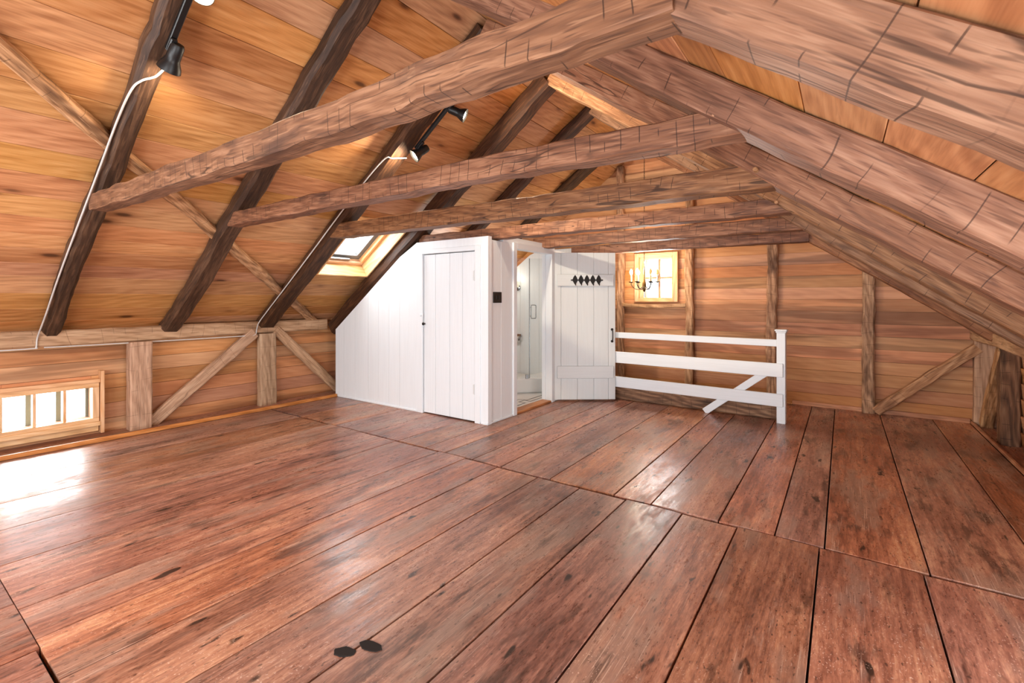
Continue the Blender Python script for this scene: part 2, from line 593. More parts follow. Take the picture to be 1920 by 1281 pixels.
def lathe(name, prof, mat, base, axis, parent=None, seg=20, smooth=40, cap=True):
    """profile of (radius, height) turned about axis, starting at base"""
    ez = Vector(axis).normalized()
    ex = ez.orthogonal().normalized()
    ey = ez.cross(ex)
    V, F = [], []
    for r, t in prof:
        for k in range(seg):
            a = 2 * math.pi * k / seg
            V.append((r * math.cos(a), r * math.sin(a), t))
    for i in range(len(prof) - 1):
        for k in range(seg):
            a, b = i * seg + k, i * seg + (k + 1) % seg
            F.append((a, b, b + seg, a + seg))
    if cap:
        F.append(tuple(range(seg))[::-1])
        F.append(tuple((len(prof) - 1) * seg + k for k in range(seg)))
    return mesh_obj(name, V, F, mat, frame(Vector(base), ex, ey, ez), parent, smooth=smooth)


def tube(name, pts, r, mat, parent=None, seg=8, closed=False, label=None):
    """round bar along a polyline (smoothed by Catmull-Rom)"""
    P = [Vector(p) for p in pts]
    S = []
    n = len(P)
    for i in range(n - 1 if not closed else n):
        a, b, c, d = P[(i - 1) % n if closed else max(i - 1, 0)], P[i], P[(i + 1) % n], P[(i + 2) % n if closed else min(i + 2, n - 1)]
        for k in range(6):
            t = k / 6
            S.append(0.5 * (2 * b + (c - a) * t + (2 * a - 5 * b + 4 * c - d) * t * t + (3 * b - a - 3 * c + d) * t ** 3))
    if not closed:
        S.append(P[-1])
    o = S[0].copy()
    V, F = [], []
    m = len(S)
    prev = None
    for i, s in enumerate(S):
        tg = (S[(i + 1) % m] - S[i - 1]) if closed else (S[min(i + 1, m - 1)] - S[max(i - 1, 0)])
        if tg.length < 1e-9:
            tg = Vector((0, 0, 1))
        tg.normalize()
        nx = tg.orthogonal().normalized() if prev is None else (prev - tg * prev.dot(tg)).normalized()
        prev = nx
        ny = tg.cross(nx)
        for k in range(seg):
            a = 2 * math.pi * k / seg
            V.append(s - o + nx * r * math.cos(a) + ny * r * math.sin(a))
    for i in range(m if closed else m - 1):
        for k in range(seg):
            a, b = i * seg + k, i * seg + (k + 1) % seg
            j = (i + 1) % m
            F.append((a, b, j * seg + (k + 1) % seg, j * seg + k))
    if not closed:
        F.append(tuple(range(seg))[::-1])
        F.append(tuple((m - 1) * seg + k for k in range(seg)))
    return mesh_obj(name, V, F, mat, Matrix.Translation(o), parent, smooth=60)


def bar(name, p0, p1, r, mat, parent=None, seg=12):
    p0, p1 = Vector(p0), Vector(p1)
    L = (p1 - p0).length
    return lathe(name, [(r * 0.7, 0), (r, r * 0.3), (r, L - r * 0.3), (r * 0.7, L)], mat, p0, p1 - p0, parent, seg)


R = random.Random(11)

# ================================================================== the setting
# ---- floor
floor = boxes('floor', [((-6.2, Y0 - 0.1, -0.2), (-2.95, Y1 + 0.1, -0.03)), ((-0.6, Y0 - 0.1, -0.2), (1.5, Y1 + 0.1, -0.03)),
                        ((-2.95, Y0 - 0.1, -0.2), (-0.6, 5.85, -0.03)),
                        # the stairwell below the opening
                        ((-3.0, 5.8, -1.3), (-0.55, 6.95, -1.2)), ((-3.0, 5.75, -1.3), (-2.95, 6.95, -0.2)),
                        ((-0.6, 5.75, -1.3), (-0.55, 6.95, -0.2)), ((-3.0, 5.8, -1.3), (-0.55, 5.85, -0.2))], M_SUB)
meta(floor, 'attic floor of wide old reddish brown varnished planks', 'floor', kind='structure')


def plank(x0, x1, y0, y1, dz=0.0):
    g = 0.0038
    lx, ly, th = (y1 - y0) - g, (x1 - x0) - 2 * g, 0.03
    cup = R.uniform(0.0006, 0.0022) * R.choice((1, 1, -1))
    c = 0.002
    ys = [-0.5, -0.5 + c / ly, -0.25, 0, 0.25, 0.5 - c / ly, 0.5]
    nx = 5
    V, F = [], []
    ph = R.uniform(0, 9)
    for i in range(nx + 1):
        x = lx * (i / nx - 0.5)
        for k, t in enumerate(ys):
            z = cup * (1 - (2 * t) ** 2) + 0.0012 * noise.noise(Vector((x * 1.3, t * 2 + ph, ph)))
            if k in (0, 6):
                z -= c
            V.append((x, t * ly, z))
    m = len(ys)
    for i in range(nx):
        for k in range(m - 1):
            a = i * m + k
            F.append((a, a + m, a + m + 1, a + 1))
    b = len(V)
    for i in (0, nx):
        x = lx * (i / nx - 0.5)
        V += [(x, -ly / 2, -th), (x, ly / 2, -th)]
    F.append((b, b + 2) + tuple(i * m for i in range(nx, -1, -1)))
    F.append((b + 3, b + 1) + tuple(i * m + m - 1 for i in range(nx + 1)))
    F.append((b + 1, b) + tuple(range(m)))
    F.append((b + 2, b + 3) + tuple(nx * m + k for k in range(m - 1, -1, -1)))
    F.append((b, b + 1, b + 3, b + 2))
    M = frame(Vector(((x0 + x1) / 2, (y0 + y1) / 2, dz)), *AY)
    return mesh_obj('plank', V, F, M_FLOOR, M, floor, smooth=30)


near_x = [-5.54, -4.93, -4.39, -3.88, -3.365, -2.83, -2.53, -2.195, -1.828, -1.487, -1.155, -0.80, -0.495, -0.102, 0.31, 0.76, 1.09]
far_x = [-5.54, -4.95, -4.3, -3.81, -3.357, -3.0, -2.767, -2.467, -2.18, -1.74, -1.25, -1.0, -0.60, -0.31, -0.08, 0.338, 0.79, 1.09]
back_x = [-5.54, -5.0, -4.5, -3.9, -3.3, -2.9, -2.45, -2.0, -1.6, -1.2, -0.85, -0.5, -0.1, 0.3, 0.7, 1.09]
for a, b in zip(back_x, back_x[1:]):
    plank(a, b, Y0, 0.435 + R.uniform(-0.01, 0.01))
for a, b in zip(near_x, near_x[1:]):
    plank(a, b, 0.437, 2.945 + R.uniform(-0.015, 0.015), R.uniform(-0.001, 0.001))
for a, b in zip(far_x, far_x[1:]):
    e = 5.84 if (a > -2.95 and b < -0.55) else Y1 - 0.03
    plank(a, b, 2.968, e, R.uniform(-0.001, 0.001))
plank(1.115, 1.30, 0.5, Y1 - 0.03)
plank(1.115, 1.30, Y0, 0.5)
plank(-5.96, -5.565, Y0, 1.9)
plank(-5.96, -5.565, 1.9, Y1 - 0.03)
for (gx, gy, ga, gb, gr) in ((-1.505, 1.075, 0.042, 0.026, 0.5), (-1.448, 1.148, 0.05, 0.026, 0.25)):
    pts = []
    for k in range(18):
        a = 2 * math.pi * k / 18
        q = R.uniform(0.8, 1.05)
        pts.append((ga * q * math.cos(a), gb * q * math.sin(a)))
    V = [(x_, y_, 0.0) for x_, y_ in pts] + [(x_, y_, -0.006) for x_, y_ in pts]
    o = mesh_obj('gouge', V, [tuple(range(18))] + [(i, i + 18, (i + 1) % 18 + 18, (i + 1) % 18) for i in range(18)], M_HOLE,
                 Matrix.Translation((gx, gy, 0.0036)) @ Matrix.Rotation(gr, 4, 'Z'), floor)
    o['label'] = 'small dark gouged patch at the plank joint'

tr = box('trim_1', (-5.565, Y0, 0.0), (-5.535, 3.84, 0.038), M_TRIM, None, 0.004)
meta(tr, 'thin orange wooden floor strip along the left knee wall', 'trim', kind='structure')
tr = box('trim_2', (1.09, Y0, 0.0), (1.113, 6.80, 0.03), M_TRIM, None, 0.004)
meta(tr, 'thin orange wooden floor strip along the right knee wall', 'trim', kind='structure')


# ---- boarded surfaces: rows of boards cut round openings
def cut_rect(x0, x1, z0, z1, hole):
    if not hole:
        return [(x0, x1, z0, z1)]
    a, b, c, d = hole
    if x1 <= a or x0 >= b or z1 <= c or z0 >= d:
        return [(x0, x1, z0, z1)]
    out = []
    if x0 < a:
        out.append((x0, a, z0, z1))
    if x1 > b:
        out.append((b, x1, z0, z1))
    m0, m1 = max(x0, a), min(x1, b)
    if z0 < c - 0.01:
        out.append((m0, m1, z0, c))
    if z1 > d + 0.01:
        out.append((m0, m1, d, z1))
    return out


# ---- ceiling: roof shell and boards
CY0, CY1 = Y0 - 0.1, Y1 + 0.1
SKY = dict(y0=3.2, y1=3.88, x0=-4.96, x1=-4.25)
SKB = (3.2 - 0.02, 3.88 + 0.02, -5.06, -4.31)      # hole in the boards (y, y, x, x)


def shell_quad(V, F, x0, x1, y0, y1, zf, t):
    b = len(V)
    for x in (x0, x1):
        for y in (y0, y1):
            for z in (0, t):
                V.append((x, y, zf(x) + z))
    F += [[b + i for i in q] for q in ((0, 1, 3, 2), (4, 6, 7, 5), (0, 4, 5, 1), (2, 3, 7, 6), (0, 2, 6, 4), (1, 5, 7, 3))]


V, F = [], []
lf = lambda x: ZL(x) + BD + 0.03
rf = lambda x: ZR(x) + BD + 0.03
hx0, hx1 = -5.10, -4.35
for (a, b, c, d) in ((-6.35, RX, CY0, SKB[0]), (-6.35, RX, SKB[1], CY1), (-6.35, hx0, SKB[0], SKB[1]), (hx1, RX, SKB[0], SKB[1])):
    shell_quad(V, F, a, b, c, d, lf, 0.06)
shell_quad(V, F, RX, 1.6, CY0, CY1, rf, 0.06)
ceiling = mesh_obj('ceiling', V, F, M_SHELL)
meta(ceiling, 'steep boarded attic ceiling of honey coloured knotty planks', 'ceiling', kind='structure')


def ceil_row(xa, xb, left, breaks):
    zf = ZL if left else ZR
    S = SLP if left else SRP
    N = NL if left else NR
    for y0, y1 in zip(breaks, breaks[1:]):
        for (ya, yb, xc, xd) in cut_rect(y0, y1, xa, xb, SKB if left else None):
            pa = Vector((xc, 0, zf(xc) + BD))
            pb = Vector((xd, 0, zf(xd) + BD))
            wdt = (pb - pa).length - 0.003
            cen = (pa + pb) / 2
            cen.y = (ya + yb) / 2
            cen += N * (0.011 + R.uniform(-0.0015, 0.0015))
            ex = Vector((0, 1, 0))
            ey = -S if left else S
            slab('board', cen, (ex, N.cross(ex), N), (yb - ya - 0.002, wdt, 0.02), M_CEIL, ceiling, 0.0025)


lx = [-6.2, -6.01, -5.842, -5.691, -5.505, -5.312, -5.181, -5.033, -4.903, -4.75, -4.584, -4.41, -4.228, -4.012, -3.84, -3.63, -3.424,
      -3.22, -3.02, -2.82, -2.60, RX]
rx = [RX, -2.2, -1.99, -1.77, -1.55, -1.33, -1.12, -0.91, -0.66, -0.5, -0.364, -0.112, 0.102, 0.315, 0.53, 0.74, 0.95, 1.15, 1.4]
bks = [0.1, 1.1, 2.04, 3.06, 4.0, 5.05, 6.02]
for i, (a, b) in enumerate(zip(lx, lx[1:])):
    br = [Y0] + sorted(R.sample(bks, R.choice((1, 1, 2)))) + [Y1]
    ceil_row(a, b, True, br)
for i, (a, b) in enumerate(zip(rx, rx[1:])):
    br = [Y0] + sorted(R.sample(bks, R.choice((1, 1, 2)))) + [Y1]
    ceil_row(a, b, False, br)


# ---- side and end walls
def roof_x(z, up=BD + 0.03):
    return (z - 5.135 - up) / 0.718, (1.709 + up - z) / 0.717


def gable(name, yA, yB, hole_list, label):
    """gable shell with openings, built of horizontal slices"""
    V, F = [], []
    zs = sorted(set([-1.3, 0.9, 3.6] + [z for h in hole_list for z in (h[2], h[3])]))

    def piece(a0, a1, z0, b0, b1, z1):
        b = len(V)
        for y in (yA, yB):
            V.extend([(a0, y, z0), (a1, y, z0), (b1, y, z1), (b0, y, z1)])
        F.extend([[b + i for i in q] for q in ((0, 1, 2, 3), (4, 7, 6, 5), (0, 4, 5, 1), (1, 5, 6, 2), (2, 6, 7, 3), (3, 7, 4, 0))])
    for z0, z1 in zip(zs, zs[1:]):
        a0, a1 = roof_x(max(z0, 0.6))
        b0, b1 = roof_x(max(z1, 0.6))
        b0, b1 = min(b0, RX), max(b1, RX)
        hs = sorted([h for h in hole_list if h[2] < z1 - 1e-4 and h[3] > z0 + 1e-4])
        L0, L1 = a0, b0
        for h in hs:
            piece(L0, h[0], z0, L1, h[0], z1)
            L0 = L1 = h[1]
        piece(L0, a1, z0, L1, b1, z1)
    o = mesh_obj(name, V, F, M_SHELL)
    return meta(o, label, 'wall', kind='structure')


W2 = (-2.40, -1.995, 1.326, 1.878)      # glass of the far window
wall_far = gable('wall_far', Y1 + 0.01, Y1 + 0.11, [W2], 'far gable wall of lapped reddish cedar boards behind the studs')
z = -1.2
pitch = 0.1435
zrow = []
while z < 3.5:
    zrow.append((z, z + pitch))
    z += pitch
# align one joint with the photograph (z = 1.445)
off = (1.445 - zrow[0][0]) % pitch
zrow = [(a + off - pitch, b + off - pitch) for a, b in zrow]
for (za, zb) in zrow:
    for (xa, xb, zc, zd) in cut_rect(-6.4, 1.7, za, zb, W2):
        if zd - zc < 0.012:
            continue
        l0, r0 = roof_x(max(zc, 0.6), BD)
        l1, r1 = roof_x(max(zd, 0.6), BD)
        l1, r1 = min(l1, RX), max(r1, RX)
        x00, x01 = max(xa, l0), min(xb, r0)
        x10, x11 = max(xa, l1), min(xb, r1)
        if x01 - x00 < 0.02:
            continue
        if x11 <= x10:
            x10 = x11 = (x10 + x11) / 2
        cx, cz = (x00 + x01) / 2, (zc + zd) / 2
        g = 0.0012
        yb, yt = Y1 - 0.006, Y1 - 0.024 + R.uniform(-0.003, 0.003)
        V = [(x00 - cx, yb - Y1, zc - cz + g), (x01 - cx, yb - Y1, zc - cz + g), (x11 - cx, yt - Y1, zd - cz - g), (x10 - cx, yt - Y1, zd - cz - g),
             (x00 - cx, 0.008, zc - cz + g), (x01 - cx, 0.008, zc - cz + g), (x11 - cx, 0.008, zd - cz - g), (x10 - cx, 0.008, zd - cz - g)]
        mesh_obj('board', V, [(0, 1, 2, 3), (4, 7, 6, 5), (0, 4, 5, 1), (1, 5, 6, 2), (2, 6, 7, 3), (3, 7, 4, 0)], M_WALL,
                 Matrix.Translation((cx, Y1, cz)), wall_far)

gw = [(-4.3, -2.8, 0.45, 2.05), (-1.9, 0.0, 0.4, 1.7)]  # unseen openings, added to carry the gable fill lights
wall_near = gable('wall_near', Y0 - 0.1, Y0, gw, 'near gable wall of cedar boards with two tall windows')
for i, h in enumerate(gw):
    w_ = empty('window_%d' % (4 + i), ((h[0] + h[1]) / 2, Y0, h[2]), 'tall %s window in the gable wall opposite the white closet' % ('left', 'right')[i], 'window', kind='structure')
    for lo, hi in (((h[0] - .07, Y0, h[2] - .07), (h[0], Y0 + .03, h[3] + .07)), ((h[1], Y0, h[2] - .07), (h[1] + .07, Y0 + .03, h[3] + .07)),
                   ((h[0], Y0, h[2] - .07), (h[1], Y0 + .03, h[2])), ((h[0], Y0, h[3]), (h[1], Y0 + .03, h[3] + .07))):
        box('frame', lo, hi, M_PINE, w_)
for (za, zb) in zrow:
    for h0 in [(-6.4, -4.37), (-2.73, -1.97), (0.07, 1.7)] if 0.38 < (za + zb) / 2 < 2.12 else [(-6.4, 1.7)]:
        l0, r0 = roof_x(max(za, 0.6), BD)
        l1, r1 = roof_x(max(zb, 0.6), BD)
        x0, x1 = max(h0[0], max(l0, l1)), min(h0[1], min(r0, r1))
        if x1 - x0 > 0.05 and zb > 0:
            slab('board', ((x0 + x1) / 2, Y0 + 0.008, (za + zb) / 2), AX, (x1 - x0, 0.016, zb - za - 0.003), M_WALL, wall_near, 0.002)

W1 = (0.817, 1.411, 0.16, 0.454)        # glass of the knee wall window (y, y, z, z)
XLW, XRW = -5.96, 1.30
wall_left = boxes('wall_left', [((XLW - 0.1, CY0, -0.1), (XLW, W1[0], 1.2)), ((XLW - 0.1, W1[1], -0.1), (XLW, CY1, 1.2)),
                                ((XLW - 0.1, W1[0], -0.1), (XLW, W1[1], W1[2])), ((XLW - 0.1, W1[0], W1[3]), (XLW, W1[1], 1.2))], M_SHELL)
meta(wall_left, 'low left knee wall of lapped cedar boards under the roof slope', 'wall', kind='structure')
RWH = [(0.20, 0.80, 0.16, 0.46), (1.30, 1.90, 0.16, 0.46)]  # openings added out of view for the low fill lights
wall_right = boxes('wall_right', [((XRW, CY0, -0.1), (XRW + 0.1, CY1, 0.16)), ((XRW, CY0, 0.46), (XRW + 0.1, CY1, 1.1)), ((XRW, CY0, 0.16), (XRW + 0.1, 0.20, 0.46)),
                                  ((XRW, 0.80, 0.16), (XRW + 0.1, 1.30, 0.46)), ((XRW, 1.90, 0.16), (XRW + 0.1, CY1, 0.46))], M_SHELL)
meta(wall_right, 'low right knee wall of lapped cedar boards behind the posts', 'wall', kind='structure')


def knee_boards(parent, xw, sgn, hole, cuts):
    z0 = -0.02
    while z0 < 1.05:
        p = R.uniform(0.135, 0.15)
        ys = [Y0] + sorted(R.sample(cuts, 2)) + [Y1]
        for y0, y1 in zip(ys, ys[1:]):
            rects = [(y0, y1, z0, z0 + p)]
            for h_ in hole:
                rects = [r2 for r1 in rects for r2 in cut_rect(*r1, h_)]
            for (ya, yb, za, zb) in rects:
                if zb - za < 0.012:
                    continue
                cy, cz = (ya + yb) / 2, (za + zb) / 2
                g = 0.0012
                xb_, xt = sgn * 0.006, sgn * (0.024 + R.uniform(-0.003, 0.003))
                A, B = (yb - ya) / 2 - 0.001, (zb - za) / 2 - g
                # local x = world y, local y = -world x
                Vv = [(-A, -xb_, -B), (A, -xb_, -B), (A, -xt, B), (-A, -xt, B), (-A, sgn * 0.008, -B), (A, sgn * 0.008, -B), (A, sgn * 0.008, B), (-A, sgn * 0.008, B)]
                mesh_obj('board', Vv, [(0, 1, 2, 3), (4, 7, 6, 5), (0, 4, 5, 1), (1, 5, 6, 2), (2, 6, 7, 3), (3, 7, 4, 0)], M_WALL,
                         frame(Vector((xw, cy, cz)), *AY), parent)
        z0 += p


knee_boards(wall_left, XLW, 1, [W1], [1.75, 3.05, 4.2, 5.2])
knee_boards(wall_right, XRW, -1, RWH, [1.1, 2.6, 4.2, 5.2])

# ---- windows
for i, (a, b, c, d) in enumerate(RWH):
    w_ = empty('window_%d' % (6 + i), (XRW, (a + b) / 2, c), 'low window in the right knee wall %s' % ('near the gable windows', 'halfway along the room')[i], 'window', kind='structure')
    for lo, hi in (((XRW - 0.05, a - 0.05, c - 0.05), (XRW, b + 0.05, c)), ((XRW - 0.05, a - 0.05, d), (XRW, b + 0.05, d + 0.05)),
                   ((XRW - 0.05, a - 0.05, c), (XRW, a, d)), ((XRW - 0.05, b, c), (XRW, b + 0.05, d))):
        box('frame', lo, hi, M_PINE, w_)
    for k in (1, 2):
        yy = a + (b - a) * k / 3
        box('mullion', (XRW - 0.03, yy - 0.01, c), (XRW, yy + 0.01, d), M_PINE, w_)
win = empty('window_1', (XLW + 0.03, 1.1, 0.05), 'low three paned window in the left knee wall', 'window', kind='structure')
fx0, fx1 = -5.95, -5.885
a, b, c, d = W1
box('sill', (fx0, 0.70, 0.085), (-5.862, 1.466, 0.125), M_PINE, win)
box('apron', (fx0, 0.70, 0.03), (-5.90, 1.46, 0.085), M_PINE, win)
box('head', (fx0, 0.70, 0.50), (-5.868, 1.466, 0.535), M_PINE, win)
box('jamb', (fx0, 1.467, 0.01), (-5.86, 1.495, 0.61), M_PINE, win)
box('jamb', (fx0, 0.69, 0.03), (-5.88, 0.76, 0.535), M_PINE, win)
sash = box('sash', (fx0, a - 0.05, c - 0.037), (fx1, b + 0.05, c), M_PINE, win)
box('sash', (fx0, a - 0.05, d), (fx1, b + 0.05, d + 0.046), M_PINE, win)
box('sash', (fx0, a - 0.05, c), (fx1, a, d), M_PINE, win)
box('sash', (fx0, b, c), (fx1, b + 0.05, d), M_PINE, win)
for yy in (1.015, 1.215):
    box('mullion', (fx0 + 0.005, yy - 0.011, c), (fx1 - 0.01, yy + 0.011, d), M_PINE, win)
for (y_a, y_b) in ((a, 1.004), (1.026, 1.204), (1.226, b)):
    box('pane', (-5.925, y_a, c), (-5.921, y_b, d), M_GLASS, win, 0.0005)
for yy in (0.99, 1.19, 1.40):
    box('outer_bar', (-6.05, yy - 0.012, c), (-6.02, yy + 0.025, d), M_EXT, win)

win = empty('window_2', (-2.2, Y1, 1.27), 'small four paned window in the far gable wall behind the chandelier', 'window', kind='structure')
a, b, c, d = W2
yf, yr = Y1 - 0.075, Y1 - 0.022
for lo, hi in (((-2.53, yf, 1.265), (-2.465, yr, 1.972)), ((-1.97, yf, 1.265), (-1.905, yr, 1.972)),
               ((-2.465, yf, 1.265), (-1.97, yr, 1.315)), ((-2.465, yf, 1.915), (-1.97, yr, 1.972))):
    box('casing', lo, hi, M_PINE, win)
for lo, hi in (((-2.465, yr - 0.02, 1.315), (a, Y1 + 0.03, 1.915)), ((b, yr - 0.02, 1.315), (-1.97, Y1 + 0.03, 1.915)),
               ((a, yr - 0.02, 1.315), (b, Y1 + 0.03, c)), ((a, yr - 0.02, d), (b, Y1 + 0.03, 1.915))):
    box('sash', lo, hi, M_PINE, win)
xm, zm = (a + b) / 2 + 0.02, (c + d) / 2 + 0.01
box('mullion', (xm - 0.013, Y1 - 0.03, c), (xm + 0.013, Y1 + 0.02, d), M_STUD, win)
box('mullion', (a, Y1 - 0.028, zm - 0.013), (b, Y1 + 0.018, zm + 0.013), M_STUD, win)
for (p, q) in ((a, xm), (xm, b)):
    for (u, v) in ((c, zm), (zm, d)):
        box('pane', (p, Y1 + 0.004, u), (q, Y1 + 0.007, v), M_GLASS, win, 0.0005)

# roof window in its deep pine well
O = Vector((SKY['x0'], SKY['y0'], ZL(SKY['x0'])))
win = empty('window_3', O, 'square roof window in a deep pine lined well above the closet wall', 'window', kind='structure')
sl_, sy_ = (SKY['x1'] - SKY['x0']) * 1.231, SKY['y1'] - SKY['y0']
EY = Vector((0, 1, 0))


def well(name, s0, s1, y0, y1, n0, n1, mat, parent=win, c=0.003):
    d_ = (s1 - s0, y1 - y0, n1 - n0)
    cen = O + SLP * (s0 + s1) / 2 + EY * (y0 + y1) / 2 + NL * (n0 + n1) / 2
    if d_[1] >= d_[0]:
        return slab(name, cen, (EY, NL.cross(EY), NL), (d_[1], d_[0], d_[2]), mat, parent, c)
    return slab(name, cen, (SLP, EY, NL), d_, mat, parent, c)


well('well_board', -0.02, 0, -0.02, sy_ + 0.02, 0.02, 0.36, M_PINE)
well('well_board', sl_, sl_ + 0.02, -0.02, sy_ + 0.02, 0.02, 0.36, M_PINE)
well('well_board', 0, sl_, -0.02, 0, 0.02, 0.36, M_PINE)
well('well_board', 0, sl_, sy_, sy_ + 0.02, 0.02, 0.36, M_PINE)
for s0, s1, y0, y1 in ((0, 0.04, 0, sy_), (sl_ - 0.04, sl_, 0, sy_), (0.04, sl_ - 0.04, 0, 0.04), (0.04, sl_ - 0.04, sy_ - 0.04, sy_)):
    well('frame', s0, s1, y0, y1, 0.20, 0.26, M_PINE)
for s0, s1, y0, y1 in ((0.03, 0.10, 0.03, sy_ - 0.03), (sl_ - 0.1, sl_ - 0.03, 0.03, sy_ - 0.03), (0.1, sl_ - 0.1, 0.03, 0.1), (0.1, sl_ - 0.1, sy_ - 0.1, sy_ - 0.03)):
    well('sash', s0, s1, y0, y1, 0.265, 0.33, M_GREY if s0 < 0.05 or y1 > 0.5 else M_PINE)
well('pane', 0.1, sl_ - 0.1, 0.1, sy_ - 0.1, 0.30, 0.306, M_GLASS, c=0.0005)
well('handle', 0.045, 0.07, 0.2, sy_ - 0.2, 0.225, 0.25, M_CHROME)

# ---- closet and bathroom enclosure
YC0, YC1 = 3.86, 3.92


def clos_top(x):
    return min(5.135 + 0.718 * x - 0.22, 1.955)


wall_closet = empty('wall_closet', (-4.3, YC0, 0), 'white painted board wall of the closet under the roof slope', 'wall', kind='structure')


def vboard(name, parent, x0, x1, z0, ztop, y0, y1, mat, gap=0.0015):
    """upright board whose head follows the roof slope"""
    x0 += gap
    x1 -= gap
    cx = (x0 + x1) / 2
    # local x = up, local y = world y, local z = -world x
    V = []
    for y in (y0, y1):
        V += [(z0, y - y0, -(x0 - cx)), (z0, y - y0, -(x1 - cx)), (ztop(x1), y - y0, -(x1 - cx)), (ztop(x0), y - y0, -(x0 - cx))]
    return mesh_obj(name, V, [(0, 1, 2, 3), (4, 7, 6, 5), (0, 4, 5, 1), (1, 5, 6, 2), (2, 6, 7, 3), (3, 7, 4, 0)], mat,
                    frame(Vector((cx, y0, 0)), *AZ), parent)


edges = [-5.60, -5.416, -5.18, -4.92, -4.72, -4.53, -4.335, -4.045]
for p, q in zip(edges, edges[1:]):
    vboard('board', wall_closet, p, q, 0.0, clos_top, YC0, YC1, M_WHITE)
vboard('board', wall_closet, -4.045, -3.0, 1.868, clos_top, YC0, YC1, M_WHITE, 0.0005)
vboard('corner_board', wall_closet, -3.10, -3.0, 0.0, lambda x: 1.868, YC0, YC1, M_WHITE, 0.0005)
box('skirting', (-5.54, YC0 - 0.012, 0), (-4.05, YC0, 0.022), M_WHITE, wall_closet)
box('skirting', (-3.09, YC0 - 0.012, 0), (-2.996, YC0, 0.022), M_WHITE, wall_closet)

tr = empty('trim_3', (-3.55, YC0, 0), 'white casing round the closet door', 'trim', kind='structure')
box('casing', (-4.045, YC0 - 0.014, 0), (-3.95, YC1, 1.868), M_WHITE, tr)
box('casing', (-3.172, YC0 - 0.014, 0), (-3.10, YC1, 1.868), M_WHITE, tr)
box('casing', (-3.95, YC0 - 0.014, 1.815), (-3.172, YC1, 1.868), M_WHITE, tr)
box('stop_bead', (-3.952, YC0 - 0.02, 0.0), (-3.94, YC0 + 0.01, 1.815), M_WHITE, tr)

d1 = empty('door_1', (-3.56, YC0, 0.01), 'closed white plank door of the closet', 'door', kind='structure')
dx = [-3.936, -3.755, -3.538, -3.353, -3.182]
for p, q in zip(dx, dx[1:]):
    box('plank', (p + 0.0015, YC0 + 0.004, 0.012), (q - 0.0015, YC0 + 0.034, 1.806), M_WHITE, d1, 0.003)
kn = lathe('knob', [(0.006, 0), (0.006, 0.018), (0.014, 0.022), (0.017, 0.03), (0.014, 0.038), (0.004, 0.041)], M_BLACK, (-3.915, YC0 + 0.004, 1.02), (0, -1, 0), d1, 14)
kn['label'] = 'small black knob'
lt = box('latch', (-3.972, YC0 - 0.03, 1.10), (-3.925, YC0 - 0.014, 1.135), M_WHITE, d1)
lathe('latch_button', [(0.012, 0), (0.014, 0.006), (0.01, 0.014)], M_WHITE, (-3.95, YC0 - 0.03, 1.118), (0, -1, 0), lt, 12)
for zz in (1.50, 0.30):
    hg = box('hinge', (-3.20, YC0 - 0.004, zz), (-3.165, YC0 + 0.004, zz + 0.10), M_DOORW, d1, 0.001)
    bar('hinge_pin', (-3.181, YC0 - 0.006, zz - 0.004), (-3.181, YC0 - 0.006, zz + 0.104), 0.006, M_DOORW, hg)

# side wall with the bathroom doorway (faces +x)
XS0, XS1 = -3.10, -3.02
DO = (4.39, 5.175, 1.868)      # doorway y0, y1, top
wall_bath = empty('wall_bathroom', (XS1, 4.8, 0), 'white painted wall with the bathroom doorway', 'wall', kind='structure')
ys = [3.922, 4.11, 4.325]
for p, q in zip(ys, ys[1:]):
    box('board', (XS0, p + 0.001, 0), (XS1, q - 0.001, 1.925), M_WHITE, wall_bath)
box('board', (XS0, 4.325, 1.935), (XS1, 5.27, 1.99), M_WHITE, wall_bath)
ys = [5.245, 5.5, 5.75, 6.0, 6.25, 6.5, 6.8]
for p, q in zip(ys, ys[1:]):
    box('board', (XS0, p + 0.001, 0), (XS1, q - 0.001, 1.925), M_WHITE, wall_bath)
box('board', (XS0, 4.15, 1.925), (XS1, 4.33, 1.99), M_WHITE, wall_bath)
box('skirting', (XS1, 3.86, 0), (XS1 + 0.012, 4.325, 0.022), M_WHITE, wall_bath)
tr = empty('trim_4', (XS1, 4.8, 0), 'white casing round the bathroom doorway', 'trim', kind='structure')
box('casing', (XS0, 4.325, 0), (XS1 + 0.02, 4.39, 1.935), M_WHITE, tr)
box('casing', (XS0, 5.175, 0), (XS1 + 0.015, 5.245, 1.935), M_WHITE, tr)
box('casing', (XS0, 4.39, 1.868), (XS1 + 0.02, 5.175, 1.935), M_WHITE, tr)
box('jamb', (XS0 - 0.05, 5.165, 0), (XS0, 5.245, 1.87), M_WHITE, tr)
box('jamb', (XS0 - 0.05, 4.325, 0), (XS0, 4.395, 1.87), M_WHITE, tr)
tr = box('trim_5', (XS0 - 0.04, 4.392, 0), (XS1 + 0.012, 5.163, 0.028), M_TRIM, None, 0.006)
meta(tr, 'orange wooden threshold of the bathroom doorway', 'threshold', kind='structure')
part = box('wall_partition', (-5.75, 4.25, 0), (XS0, 4.32, 1.915), M_WHITE)
meta(part, 'white partition between closet and bathroom', 'wall', kind='structure')
bf = box('floor_bathroom', (-5.8, 4.33, 0.0), (XS0 - 0.045, 6.77, 0.026), M_TILE)
meta(bf, 'white tiled bathroom floor with black line border', 'floor', kind='structure')


def seg_strip(p, q, wd=0.014):
    p, q = Vector(p), Vector(q)
    ex = (q - p).normalized()
    slab('tile_line', ((p + q) / 2).to_3d() + Vector((0, 0, 0.0266)), (ex.to_3d(), Vector((-ex.y, ex.x, 0)), (0, 0, 1)),
         ((q - p).length + wd, wd, 0.0012), M_TILEB, bf, 0.0003)


